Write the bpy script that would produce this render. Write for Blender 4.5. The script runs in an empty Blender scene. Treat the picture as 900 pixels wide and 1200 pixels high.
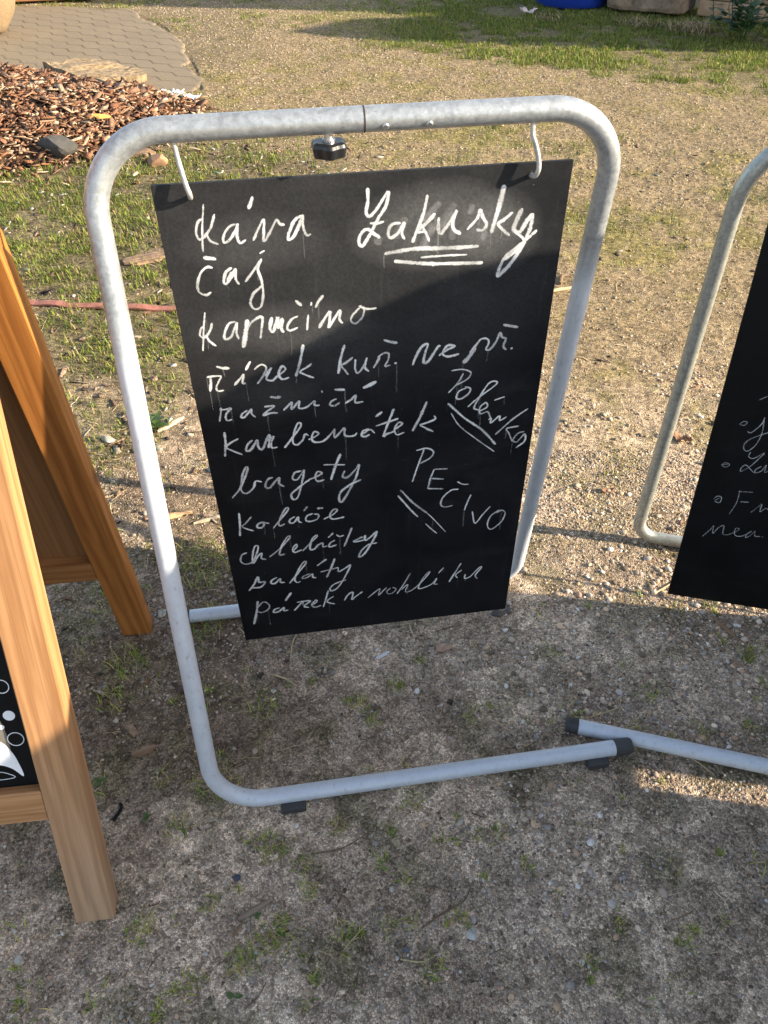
import bpy, bmesh, math, random
import numpy as np
from mathutils import Vector, Matrix
random.seed(7)
R = math.radians
scn = bpy.context.scene
C = scn.collection

# ---------------------------------------------------------------- camera, sky, sun, exposure
cam_d = bpy.data.cameras.new('camera'); cam = bpy.data.objects.new('camera', cam_d); C.objects.link(cam)
cam_d.sensor_fit = 'AUTO'; cam_d.sensor_width = 36.0; cam_d.lens = 27.0
cam_d.clip_start = 0.02; cam_d.clip_end = 2000
_p = R(42.766); _r = R(-0.6477)
_f = Vector((0, math.cos(_p), -math.sin(_p))); _x = Vector((1, 0, 0)); _u = _x.cross(_f)
_xr = _x*math.cos(_r) + _u*math.sin(_r); _ur = -_x*math.sin(_r) + _u*math.cos(_r)
M = Matrix((_xr, _ur, -_f)).transposed().to_4x4(); M.translation = (0, 0, 1.5)
cam.matrix_world = M
scn.camera = cam

SUN_AZ = R(-10.5); SUN_EL = R(22.0)
SD = Vector((math.cos(SUN_AZ)*math.cos(SUN_EL), math.sin(SUN_AZ)*math.cos(SUN_EL), math.sin(SUN_EL)))
w = bpy.data.worlds.new('World'); scn.world = w; w.use_nodes = True
nt = w.node_tree; bg = nt.nodes['Background']
sky = nt.nodes.new('ShaderNodeTexSky'); sky.sky_type = 'NISHITA'; sky.sun_disc = False
sky.sun_elevation = SUN_EL; sky.sun_rotation = R(90) - SUN_AZ
sky.air_density = 1.0; sky.dust_density = 1.2; sky.ozone_density = 1.0
hs = nt.nodes.new('ShaderNodeHueSaturation'); hs.inputs['Saturation'].default_value = 0.82; nt.links.new(sky.outputs[0], hs.inputs['Color']); nt.links.new(hs.outputs[0], bg.inputs[0]); bg.inputs[1].default_value = 0.13
sl = bpy.data.lights.new('sun', 'SUN'); sl.energy = 5.0; sl.angle = R(0.45); sl.color = (1.0, 0.87, 0.68)
so = bpy.data.objects.new('sun', sl); C.objects.link(so)
so.rotation_euler = SD.to_track_quat('Z', 'Y').to_euler(); so.location = SD*30
vs = scn.view_settings
vs.view_transform = 'Standard'; vs.look = 'None'; vs.gamma = 1.0; vs.use_curve_mapping = False
vs.exposure = 1.45

# ---------------------------------------------------------------- helpers
def mat(name):
    m = bpy.data.materials.new(name); m.use_nodes = True
    return m, m.node_tree, m.node_tree.nodes, m.node_tree.links, m.node_tree.nodes['Principled BSDF']
def N(t, kind, **kw):
    n = t.nodes.new(kind)
    for k, v in kw.items():
        if k.startswith('in_'):
            n.inputs[k[3:].replace('_', ' ')].default_value = v
        else: setattr(n, k, v)
    return n
def ramp(t, src, stops):
    n = t.nodes.new('ShaderNodeValToRGB'); e = n.color_ramp.elements
    while len(e) < len(stops): e.new(0.5)
    for i, (p, c) in enumerate(stops):
        e[i].position = p; e[i].color = (c, c, c, 1) if isinstance(c, (int, float)) else (*c, 1)
    t.links.new(src, n.inputs[0]); return n
def mixc(t, fac, a, b, blend='MIX'):
    n = t.nodes.new('ShaderNodeMix'); n.data_type = 'RGBA'; n.blend_type = blend
    for s, v in ((0, fac), (6, a), (7, b)):
        if hasattr(v, 'is_linked'): t.links.new(v, n.inputs[s])
        elif s == 0: n.inputs[0].default_value = v
        else: n.inputs[s].default_value = (*v, 1)
    return n.outputs[2]
def math_n(t, op, a, b=None):
    n = t.nodes.new('ShaderNodeMath'); n.operation = op
    for i, v in enumerate((a, b)):
        if v is None: continue
        if hasattr(v, 'is_linked'): t.links.new(v, n.inputs[i])
        else: n.inputs[i].default_value = v
    return n.outputs[0]
def mapped(t, scale=(1, 1, 1), rot=(0, 0, 0), loc=(0, 0, 0), rnd=False, src='Object'):
    tc = t.nodes.new('ShaderNodeTexCoord'); mp = t.nodes.new('ShaderNodeMapping')
    mp.inputs['Scale'].default_value = scale; mp.inputs['Rotation'].default_value = rot; mp.inputs['Location'].default_value = loc
    o = tc.outputs[src]
    if rnd:
        oi = t.nodes.new('ShaderNodeObjectInfo'); va = t.nodes.new('ShaderNodeVectorMath'); va.operation = 'ADD'
        sc = t.nodes.new('ShaderNodeMath'); sc.operation = 'MULTIPLY'; sc.inputs[1].default_value = 7.0
        t.links.new(oi.outputs['Random'], sc.inputs[0])
        t.links.new(o, va.inputs[0]); t.links.new(sc.outputs[0], va.inputs[1]); o = va.outputs[0]
    t.links.new(o, mp.inputs[0]); return mp.outputs[0]
def noise(t, vec, scale, detail=4, rough=0.55, dist=0.0):
    n = t.nodes.new('ShaderNodeTexNoise'); n.inputs['Scale'].default_value = scale
    n.inputs['Detail'].default_value = detail; n.inputs['Roughness'].default_value = rough
    n.inputs['Distortion'].default_value = dist
    if vec is not None: t.links.new(vec, n.inputs['Vector'])
    return n.outputs['Fac']
def bump(t, b, height, strength=0.4, distance=0.002):
    n = t.nodes.new('ShaderNodeBump'); n.inputs['Strength'].default_value = strength; n.inputs['Distance'].default_value = distance
    t.links.new(height, n.inputs['Height']); t.links.new(n.outputs[0], b.inputs['Normal'])

def tag(o, label=None, cat=None, group=None, kind=None):
    if label: o['label'] = label
    if cat: o['category'] = cat
    if group: o['group'] = group
    if kind: o['kind'] = kind
    return o
def link(o, parent=None):
    C.objects.link(o)
    if parent is not None: o.parent = parent
    return o
def empty(name, loc=(0, 0, 0), rz=0.0):
    o = bpy.data.objects.new(name, None); o.location = loc; o.rotation_euler = (0, 0, rz); o.empty_display_size = 0.1
    return link(o)
def obj_bm(name, bm, material, parent=None, smooth=False, matrix=None):
    me = bpy.data.meshes.new(name); bm.normal_update(); bm.to_mesh(me); bm.free()
    if smooth:
        for p in me.polygons: p.use_smooth = True
    me.materials.append(material)
    o = bpy.data.objects.new(name, me)
    link(o, parent)
    if matrix is not None: o.matrix_local = matrix
    return o
def np_mesh(name, verts, faces, material, parent=None, colors=None, smooth=False):
    """verts (n,3); faces list of int arrays (k, nsides)."""
    me = bpy.data.meshes.new(name)
    verts = np.asarray(verts, dtype=np.float32)
    me.vertices.add(len(verts)); me.vertices.foreach_set('co', verts.ravel())
    loops = np.concatenate([f.ravel() for f in faces]).astype(np.int32)
    tot = np.concatenate([np.full(len(f), f.shape[1], np.int32) for f in faces])
    start = np.concatenate(([0], np.cumsum(tot)[:-1])).astype(np.int32)
    me.loops.add(len(loops)); me.loops.foreach_set('vertex_index', loops)
    me.polygons.add(len(tot)); me.polygons.foreach_set('loop_start', start); me.polygons.foreach_set('loop_total', tot)
    if smooth: me.polygons.foreach_set('use_smooth', np.ones(len(tot), dtype=bool))
    me.update(calc_edges=True)
    if colors is not None:
        a = me.color_attributes.new('col', 'FLOAT_COLOR', 'POINT')
        c = np.ones((len(verts), 4), np.float32); c[:, :3] = colors; a.data.foreach_set('color', c.ravel())
    me.materials.append(material)
    o = bpy.data.objects.new(name, me); return link(o, parent)
def box(bm, x0, x1, y0, y1, z0, z1, bev=0.0, seg=2):
    vs_ = [bm.verts.new((x, y, z)) for z in (z0, z1) for y in (y0, y1) for x in (x0, x1)]
    fs = [bm.faces.new([vs_[i] for i in q]) for q in ((0, 2, 3, 1), (4, 5, 7, 6), (0, 1, 5, 4), (2, 6, 7, 3), (0, 4, 6, 2), (1, 3, 7, 5))]
    if bev > 0:
        es = list({e for f in fs for e in f.edges})
        bmesh.ops.bevel(bm, geom=es, offset=bev, segments=seg, affect='EDGES', profile=0.5)
def box_obj(name, dims, material, parent=None, bev=0.0, matrix=None):
    bm = bmesh.new(); box(bm, *dims, bev); return obj_bm(name, bm, material, parent, matrix=matrix)
def sweep(bm, pts, r, seg=20, caps=True, radii=None):
    pts = [Vector(p) for p in pts]; rings = []
    t0 = (pts[1]-pts[0]).normalized(); ref = Vector((0, 0, 1)) if abs(t0.z) < 0.9 else Vector((1, 0, 0))
    nrm = (ref - t0*ref.dot(t0)).normalized()
    for i, p in enumerate(pts):
        a = pts[max(i-1, 0)]; b = pts[min(i+1, len(pts)-1)]; t = (b-a).normalized()
        nrm = (nrm - t*nrm.dot(t)).normalized(); bi = t.cross(nrm)
        rr = radii[i] if radii else r
        rings.append([bm.verts.new(p + (nrm*math.cos(k*2*math.pi/seg) + bi*math.sin(k*2*math.pi/seg))*rr) for k in range(seg)])
    for a, b in zip(rings, rings[1:]):
        for k in range(seg): bm.faces.new((a[k], a[(k+1) % seg], b[(k+1) % seg], b[k]))
    if caps:
        for f_ in (bm.faces.new(list(reversed(rings[0]))), bm.faces.new(rings[-1])):
            for e_ in f_.edges: e_.smooth = False
def fillet(corners, rad, n=14):
    """polyline with rounded corners (rad per inner corner)."""
    P = [Vector(c) for c in corners]; out = [P[0]]
    for i in range(1, len(P)-1):
        a = (P[i-1]-P[i]).normalized(); b = (P[i+1]-P[i]).normalized(); ang = a.angle(b)
        d = rad/math.tan(ang/2); c = P[i] + (a+b).normalized()*(rad/math.sin(ang/2))
        s = P[i]+a*d-c; e = P[i]+b*d-c; th = s.angle(e); ax = s.cross(e).normalized()
        for k in range(n+1): out.append(c + Matrix.Rotation(th*k/n, 3, ax) @ s)
    out.append(P[-1])
    fin = [out[0]]
    for p in out[1:]:
        L = (p-fin[-1]).length; m = max(1, int(L/0.05)); q = fin[-1].copy()
        for k in range(1, m+1): fin.append(q.lerp(p, k/m))
    return fin

# value noise in numpy, used for the ground's real relief and wear
def _hash(ix, iy, s):
    h = (ix.astype(np.int64)*374761393 + iy.astype(np.int64)*668265263 + s*2147483647) & 0xFFFFFFFF
    h = ((h ^ (h >> 13))*1274126177) & 0xFFFFFFFF
    return ((h ^ (h >> 16)) & 0xFFFF).astype(np.float64)/65535.0
def vn(x, y, cell, seed=0):
    x = np.asarray(x, float)/cell + 917.3; y = np.asarray(y, float)/cell + 533.7
    ix = np.floor(x); iy = np.floor(y); fx = x-ix; fy = y-iy
    fx = fx*fx*(3-2*fx); fy = fy*fy*(3-2*fy)
    ix = ix.astype(np.int64); iy = iy.astype(np.int64)
    a = _hash(ix, iy, seed); b = _hash(ix+1, iy, seed); c = _hash(ix, iy+1, seed); d = _hash(ix+1, iy+1, seed)
    return a + (b-a)*fx + (c-a)*fy + (a-b-c+d)*fx*fy
def fbm(x, y, cell, seed=0, o=3):
    t = 0; amp = 1; s = 0
    for k in range(o): t = t + amp*vn(x, y, cell/2**k, seed+k*17); s += amp; amp *= 0.5
    return t/s
def sstep(a, b, x):
    t = np.clip((x-a)/(b-a), 0, 1); return t*t*(3-2*t)

# ---------------------------------------------------------------- the yard: one sheet of ground with real relief
def poly_in(x, y, poly):
    ins = np.zeros(np.shape(x), bool); n = len(poly)
    for i in range(n):
        x0, y0 = poly[i]; x1, y1 = poly[(i+1) % n]
        c = ((y0 > y) != (y1 > y))
        with np.errstate(divide='ignore', invalid='ignore'):
            xi = (x1-x0)*(y-y0)/(y1-y0+1e-12)+x0
        ins ^= c & (x < xi)
    return ins
PAVE = [(-5.2, 7.5), (-3.25, 6.75), (-2.3, 6.35), (-1.62, 5.88), (-1.26, 6.08), (-1.38, 6.6), (-1.62, 7.4), (-1.95, 8.2), (-2.5, 9.1), (-5.2, 9.6)]
def mound(x, y):
    r = ((x+2.75)/1.4)**2 + ((y-5.42)/1.06)**2
    r = r + 0.5*(fbm(x, y, 0.5, 5)-0.5) + 1.1*np.exp(-((np.asarray(x)+1.98)/0.42)**2-((np.asarray(y)-6.30)/0.30)**2)
    return r
def grass_mask(x, y):
    nz = fbm(x, y, 0.42, 31, 3); nz2 = fbm(x, y, 0.14, 37, 2)
    left = sstep(0.1, -0.9, x)*sstep(1.15, 2.3, y)*(1-sstep(4.4, 5.0, y))
    left = left*sstep(0.31, 0.52, nz*0.62+nz2*0.38+0.10*sstep(2.2, 3.2, y))
    near = sstep(-0.1, -0.5, x)*sstep(0.75, 1.3, y)*(1-sstep(1.9, 2.5, y))*sstep(0.52, 0.66, nz2*0.7+nz*0.3)*0.55
    e = y-(7.35-0.53*x)
    far = sstep(-0.35, 0.35, e + 1.3*(nz2-0.5))*sstep(-0.5, 0.9, x)
    mid = sstep(0.5, 0.7, nz*0.5+nz2*0.5)*0.30*sstep(1.3, 2.0, y)
    tip = sstep(0.63, 0.75, nz2)*0.22*(1-sstep(1.2, 1.5, y))*sstep(0.5, -0.2, x)
    g = np.maximum.reduce([left, far, mid, near, tip])
    g = np.where(poly_in(x, y, PAVE), 0.0, g)
    return g*(1-sstep(1.25, 0.85, mound(x, y)))
def H(x, y, fine=True):
    x = np.asarray(x, float); y = np.asarray(y, float)
    h = 0.011*(fbm(x, y, 0.9, 1, 2)-0.5)*2 + 0.006*(fbm(x, y, 0.2, 3, 2)-0.5)*2
    if fine:
        h = h + (0.0042*(fbm(x, y, 0.055, 7, 2)-0.5)*2 + 0.0022*(vn(x, y, 0.015, 9)-0.5)*2)*(1-0.5*sstep(4, 9, y))
    near = 1-sstep(2.2, 3.5, np.hypot(x, y-1.0))
    h = h*(1-0.45*near)
    m = mound(x, y)
    h = h + 0.24*np.clip(1-m, 0, 1)**0.8*0.9
    if np.ndim(x): 
        pv = poly_in(x, y, PAVE); h = np.where(pv, np.where(m < 1, h, h*0.15-0.004), h)
    return h-0.004
def ground_colour(x, y):
    n1 = fbm(x, y, 0.8, 41, 3); n2 = fbm(x, y, 0.16, 43, 3); n3 = fbm(x, y, 0.035, 47, 2)
    tan = np.array((0.265, 0.198, 0.115)); soil = np.array((0.175, 0.125, 0.088)); grey = np.array((0.57, 0.445, 0.335)); moss = np.array((0.20, 0.18, 0.04))
    c = np.ones(np.shape(x)+(3,))*tan
    def mixin(f, col):
        nonlocal c
        c = c*(1-f[..., None]) + col*f[..., None]
    mixin(1-sstep(1.3, 2.6, y+0.3*(n1-0.5)), grey)
    sl_ = sstep(0.15, -0.7, x)*(1-sstep(4.6, 5.2, y))*sstep(0.28, 0.62, n1*0.5+n2*0.5)
    sn = (1-sstep(1.35, 2.0, y))*sstep(0.42, 0.62, n2*0.6+n1*0.4+0.10*sstep(0.3, -0.3, x))
    sn = np.maximum(sn, 0.9*sstep(0.1, -0.3, x)*sstep(0.7, 1.0, y)*(1-sstep(2.0, 2.6, y))*sstep(0.30, 0.5, n2*0.5+n1*0.5))
    pale = (1-sstep(0.75, 1.1, y))*sstep(0.50, 0.66, fbm(x, y, 0.35, 49, 4)); mixin(pale*0.25, np.array((0.47, 0.40, 0.335)))
    mixin(np.maximum(sl_*0.9, sn*(0.55+0.4*sstep(-0.1, -0.4, x)*sstep(0.6, 0.9, y))), soil)
    mixin(sstep(0.56, 0.70, fbm(x, y, 0.11, 53, 3))*0.55*(1-sstep(1.4, 1.8, y)), np.array((0.13, 0.115, 0.055)))
    mixin(sstep(0.48, 0.68, n2*0.55+n1*0.45)*0.55*sstep(1.2, 2.0, y)*(1-sl_), moss)
    pvd = sstep(0.0, 0.5, np.clip(1.0-np.hypot((x+2.6)/1.9, (y-7.6)/2.2), 0, 1)*1.5); mixin(pvd*0.7, np.array((0.20, 0.155, 0.095)))
    g = grass_mask(x, y); mixin(g*0.5, np.array((0.10, 0.10, 0.035)))
    mm = sstep(1.45, 0.95, mound(x, y)+0.5*(n2-0.5)); mixin(mm*0.9, np.array((0.07, 0.036, 0.022)))
    c = c*(0.72+0.56*n3)[..., None]
    return c

NR, NC = 1050, 1000
yr = 0.27*np.exp(np.linspace(0, math.log(11.0/0.27), NR)); sc_ = np.linspace(-1, 1, NC)
Y = np.repeat(yr[:, None], NC, 1); X = sc_[None, :]*(0.72+0.45*Y)
gx = X.ravel(); gy = Y.ravel()
idx = np.arange(NR*NC).reshape(NR, NC)
quads = np.stack([idx[:-1, :-1], idx[:-1, 1:], idx[1:, 1:], idx[1:, :-1]], -1).reshape(-1, 4)
border = np.concatenate([idx[0, :], idx[1:, -1], idx[-1, -2::-1], idx[-2:0:-1, 0]])
bx = gx[border]; by = gy[border]; cx0, cy0 = 0.0, 4.0
VX = [gx]; VY = [gy]; prev = border; base = NR*NC; nb = len(border); fq = [quads]
for k in (1.04, 1.15, 1.4, 2.0, 4.0, 12.0, 60.0):
    VX.append(cx0+(bx-cx0)*k); VY.append(cy0+(by-cy0)*k)
    cur = np.arange(base, base+nb); base += nb
    fq.append(np.stack([prev, cur, np.roll(cur, -1), np.roll(prev, -1)], -1)); prev = cur
gx = np.concatenate(VX); gy = np.concatenate(VY)
gz = H(gx, gy); gz[NR*NC:] = H(gx[NR*NC:], gy[NR*NC:], False); gz[border] = H(bx, by)
gcol = ground_colour(gx, gy)

m, t, nd, ln, b = mat('yard_ground')
at = N(t, 'ShaderNodeAttribute', attribute_name='col')
P_ = mapped(t)
v1 = N(t, 'ShaderNodeTexVoronoi', in_Scale=95.0); ln.new(P_, v1.inputs['Vector'])
v2 = N(t, 'ShaderNodeTexVoronoi', in_Scale=260.0); ln.new(P_, v2.inputs['Vector'])
ve = N(t, 'ShaderNodeTexVoronoi', feature='DISTANCE_TO_EDGE', in_Scale=260.0); ln.new(P_, ve.inputs['Vector'])
gap = ramp(t, ve.outputs['Distance'], [(0.02, 0.50), (0.16, 1.0)]).outputs[0]
sep1 = N(t, 'ShaderNodeSeparateColor'); ln.new(v1.outputs['Color'], sep1.inputs[0])
sep2 = N(t, 'ShaderNodeSeparateColor'); ln.new(v2.outputs['Color'], sep2.inputs[0])
st1 = mixc(t, sep1.outputs[1], (0.30, 0.26, 0.20), (0.46, 0.42, 0.36))
big = math_n(t, 'MULTIPLY', math_n(t, 'GREATER_THAN', sep1.outputs[0], 0.70), math_n(t, 'LESS_THAN', v1.outputs['Distance'], 0.42))
clump = ramp(t, noise(t, P_, 5.0, 3), [(0.40, 0.15), (0.62, 0.85)]).outputs[0]
bigf = math_n(t, 'MULTIPLY', big, clump)
fine = mixc(t, ramp(t, sep2.outputs[0], [(0.0, 0.0), (1.0, 1.0)]).outputs[0], (0.54, 0.52, 0.51), (1.68, 1.65, 1.61))
v3 = N(t, 'ShaderNodeTexVoronoi', in_Scale=62.0); ln.new(P_, v3.inputs['Vector'])
sep3 = N(t, 'ShaderNodeSeparateColor'); ln.new(v3.outputs['Color'], sep3.inputs[0])
mid_ = mixc(t, sep3.outputs[0], (0.66, 0.65, 0.62), (1.34, 1.34, 1.30))
grit = ramp(t, noise(t, P_, 900, 2, 0.6), [(0.3, 0.72), (0.7, 1.28)]).outputs[0]
fine = mixc(t, 1.0, mixc(t, 1.0, fine, gap, 'MULTIPLY'), grit, 'MULTIPLY')
base_c = mixc(t, 1.0, mixc(t, 1.0, at.outputs['Color'], mid_, 'MULTIPLY'), fine, 'MULTIPLY')
col = mixc(t, math_n(t, 'MULTIPLY', bigf, 0.75), base_c, st1)
ln.new(col, b.inputs['Base Color']); b.inputs['Roughness'].default_value = 0.95
b.inputs['Specular IOR Level'].default_value = 0.15
hh = math_n(t, 'ADD', math_n(t, 'MULTIPLY', math_n(t, 'SUBTRACT', 0.6, v2.outputs['Distance']), 0.5),
            math_n(t, 'MULTIPLY', bigf, math_n(t, 'SUBTRACT', 0.7, v1.outputs['Distance'])))
hh = math_n(t, 'ADD', hh, math_n(t, 'MULTIPLY', noise(t, P_, 160, 4), 0.5))
bump(t, b, hh, 1.0, 0.0045)
g_o = np_mesh('ground', np.stack([gx, gy, gz], -1), fq, m, colors=gcol, smooth=True)
tag(g_o, kind='structure')

# block paving of grey interlocking stones, top left
m, t, nd, ln, b = mat('block_paving')
P_ = mapped(t, rot=(0, 0, R(38)))
sx = N(t, 'ShaderNodeSeparateXYZ'); ln.new(P_, sx.inputs[0])
zig = math_n(t, 'MULTIPLY', math_n(t, 'PINGPONG', sx.outputs[0], 0.11), 0.45)
vv = math_n(t, 'DIVIDE', math_n(t, 'ADD', sx.outputs[1], zig), 0.15)
fr = math_n(t, 'FRACT', vv); row = math_n(t, 'FLOOR', vv)
joint = math_n(t, 'LESS_THAN', math_n(t, 'PINGPONG', fr, 0.5), 0.06)
uu_ = math_n(t, 'FRACT', math_n(t, 'ADD', math_n(t, 'DIVIDE', sx.outputs[0], 0.44), math_n(t, 'MULTIPLY', row, 0.5)))
joint2 = math_n(t, 'MULTIPLY', math_n(t, 'LESS_THAN', math_n(t, 'PINGPONG', uu_, 0.5), 0.02), 0.15)
jj = math_n(t, 'MAXIMUM', joint, joint2)
jj = math_n(t, 'MULTIPLY', jj, ramp(t, noise(t, P_, 2.5, 3), [(0.30, 0.25), (0.60, 1.0)]).outputs[0])
cc = mixc(t, noise(t, P_, 3.0, 6, 0.6), (0.125, 0.092, 0.054), (0.235, 0.178, 0.105))
cc = mixc(t, ramp(t, noise(t, P_, 60, 3), [(0.35, 0.0), (0.7, 0.5)]).outputs[0], cc, (0.25, 0.20, 0.135))
ln.new(mixc(t, math_n(t, 'MULTIPLY', jj, 0.9), cc, (0.075, 0.055, 0.035)), b.inputs['Base Color']); b.inputs['Roughness'].default_value = 0.9
bump(t, b, math_n(t, 'SUBTRACT', math_n(t, 'MULTIPLY', noise(t, P_, 120, 3), 0.3), jj), 0.7, 0.006)
px_, py_ = np.meshgrid(np.linspace(-5.3, -1.2, 300), np.linspace(5.7, 9.7, 300))
pin = poly_in(px_+0.3*(fbm(px_, py_, 0.3, 71)-0.5), py_+0.3*(fbm(px_, py_, 0.3, 73)-0.5), PAVE)
pz = H(px_.ravel(), py_.ravel(), False).reshape(px_.shape)
edge = pin.astype(float)
for _ in range(10): edge = (edge+np.roll(edge, 1, 0)+np.roll(edge, -1, 0)+np.roll(edge, 1, 1)+np.roll(edge, -1, 1))/5
pz = 0.006+0.010*(fbm(px_, py_, 0.9, 75)-0.5)-0.035*sstep(0.92, 0.45, edge+0.25*(fbm(px_, py_, 0.12, 77)-0.5))
pz = np.where(mound(px_, py_) < 1.15, -0.03, pz)
ii = np.arange(300*300).reshape(300, 300)
pq = np.stack([ii[:-1, :-1], ii[:-1, 1:], ii[1:, 1:], ii[1:, :-1]], -1)[pin[:-1, :-1] & pin[1:, 1:] & pin[:-1, 1:] & pin[1:, :-1]]
pv_ = np.stack([px_.ravel(), py_.ravel(), pz.ravel()], -1)
used, inv = np.unique(pq.ravel(), return_inverse=True)
tag(np_mesh('paving', pv_[used], [inv.reshape(-1, 4)], m), kind='structure')

# ---------------------------------------------------------------- countless small stuff on the ground
rng = np.random.default_rng(11)
def rand_in_view(n, y0, y1, power=1.0):
    """even scatter over the wedge of yard between y0 and y1"""
    yy = np.sqrt(rng.random(n)*(y1**2-y0**2)+y0**2) if power == 1 else y0*np.exp(rng.random(n)*math.log(y1/y0))
    xx = (rng.random(n)*2-1)*(0.55+0.43*yy)
    return xx, yy
def attr_mat(name, rough=0.9, transl=0.0, var=0.25, scale=300.0, bumpd=0.0):
    m, t, nd, ln, b = mat(name)
    a = N(t, 'ShaderNodeAttribute', attribute_name='col')
    nz = noise(t, mapped(t), scale, 3)
    f = ramp(t, nz, [(0.3, 1-var), (0.7, 1+var)])
    c = mixc(t, 1.0, a.outputs['Color'], f.outputs[0], 'MULTIPLY')
    ln.new(c, b.inputs['Base Color']); b.inputs['Roughness'].default_value = rough; b.inputs['Specular IOR Level'].default_value = 0.25
    if bumpd: bump(t, b, nz, 0.5, bumpd)
    if transl:
        tr = nd.new('ShaderNodeBsdfTranslucent'); ln.new(c, tr.inputs[0]); mx = nd.new('ShaderNodeMixShader'); mx.inputs[0].default_value = transl
        ln.new(b.outputs[0], mx.inputs[1]); ln.new(tr.outputs[0], mx.inputs[2]); ln.new(mx.outputs[0], nd['Material Output'].inputs[0])
    return m
M_PEB = attr_mat('pebble_stone', 0.9, var=0.22, scale=260)
M_GRASS = attr_mat('grass_blade', 0.6, transl=0.35, var=0.1, scale=40)
M_STRAW = attr_mat('dry_straw', 0.85, var=0.25, scale=200)
M_CHIP = attr_mat('bark_chip', 0.92, var=0.45, scale=120, bumpd=0.004)

def ico(sub):
    bm = bmesh.new(); bmesh.ops.create_icosphere(bm, subdivisions=sub, radius=1.0)
    v = np.array([p.co[:] for p in bm.verts]); f = np.array([[q.index for q in p.verts] for p in bm.faces]); bm.free(); return v, f
def pebbles(name, xs, ys, size, sub, warm=None):
    bv, bf = ico(sub); n = len(xs); nv = len(bv)
    s = np.stack([size*(0.75+0.6*rng.random(n)), size*(0.6+0.5*rng.random(n)), size*(0.35+0.4*rng.random(n))], -1)
    v = bv[None]*(1+(0.17 if sub > 1 else 0.30)*(rng.random((n, nv, 1))-0.5)*2)*s[:, None, :]
    a = rng.random(n)*6.283; ca, sa = np.cos(a)[:, None], np.sin(a)[:, None]
    x = v[..., 0]*ca-v[..., 1]*sa; y = v[..., 0]*sa+v[..., 1]*ca
    tl = (rng.random((n, 1))-0.5)*0.6; z = v[..., 2]+x*tl
    V = np.stack([x+xs[:, None], y+ys[:, None], z+(H(xs, ys)+s[:, 2]*(0.45 if sub > 1 else 0.25))[:, None]], -1).reshape(-1, 3)
    F = (bf[None]+(np.arange(n)*nv)[:, None, None]).reshape(-1, 3)
    pal = np.array([(0.30, 0.27, 0.235), (0.38, 0.345, 0.30), (0.22, 0.20, 0.18), (0.27, 0.27, 0.275), (0.36, 0.29, 0.22), (0.54, 0.50, 0.44), (0.11, 0.095, 0.08), (0.30, 0.225, 0.18)])
    c = pal[rng.choice(len(pal), n, p=[.22, .16, .2, .12, .1, .06, .09, .05])]*np.array((1.25, 1.08, 0.92))*(0.6+0.55*rng.random((n, 1)))
    c = np.where(rng.random((n, 1)) < 0.04, np.array((0.52, 0.49, 0.44)), c)
    if sub > 1: c = c*1.3
    if warm: c = c*0.35+np.array(warm)*0.65*(0.7+0.6*rng.random((n, 1)))
    return np_mesh(name, V, [F], M_PEB, colors=np.repeat(c, nv, 0), smooth=False)
def gravel_density(x, y):
    n = fbm(x, y, 0.33, 61, 3)
    right = sstep(-0.25, 0.55, x+0.12*(y-1))
    nearl = (1-sstep(0.5, 0.8, y))*0.5
    return np.clip(0.12+0.95*right*sstep(0.3, 0.6, n)+nearl*sstep(0.35, 0.6, n)+0.25*sstep(0.5, 0.7, n), 0, 1)
def keep(xs, ys, dens):
    k = rng.random(len(xs)) < dens; return xs[k], ys[k]
extra = []
for _ in range(150):
    yy_ = 0.36+1.0*rng.random(); xx_ = (rng.random()*2-1)*(0.5+0.4*yy_); extra.append((xx_, yy_, 0.006+0.022*rng.random()**2, int(6+30*rng.random()**2)))
gr = []
xs, ys = rand_in_view(85000, 0.28, 1.9); xs, ys = keep(xs, ys, gravel_density(xs, ys)*(1-0.8*sstep(1.0, 0.8, mound(xs, ys))))
p1 = pebbles('gravel', xs, ys, 0.0012+0.0030*rng.random(len(xs))**2.2, 1)
tag(p1, kind='stuff', label='grey and beige gravel bits pressed into the shaded foreground dirt', cat='gravel')
xs, ys = rand_in_view(24000, 0.28, 2.4); xs, ys = keep(xs, ys, (1-0.75*sstep(1.25, 1.5, ys))*(0.75*sstep(-0.1, 0.5, xs)*sstep(0.42, 0.68, fbm(xs, ys, 0.22, 63, 3)) + 0.09*gravel_density(xs, ys)))
p2 = pebbles('pebbles', xs, ys, 0.0030+0.0055*rng.random(len(xs))**2.6, 2)
tag(p2, kind='stuff', label='larger rounded pebbles lying among the gravel of the yard', cat='pebbles')
xs, ys = rand_in_view(52000, 1.7, 9.5); d = (1-grass_mask(xs, ys))*0.75*(~poly_in(xs-0.25*(rng.random(len(xs))-0.2), ys, PAVE))*(mound(xs, ys) > 1.1)*np.where((xs < -0.2) & (ys < 4.6), 0.45, 1.0)*0.8
xs, ys = keep(xs, ys, d)
p3 = pebbles('far_gravel', xs, ys, 0.0024+0.0040*rng.random(len(xs))**3+0.0004*ys, 1, (0.33, 0.255, 0.16))
tag(p3, kind='stuff', label='sunlit sandy gravel scattered over the yard behind the signs', cat='gravel')

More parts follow.
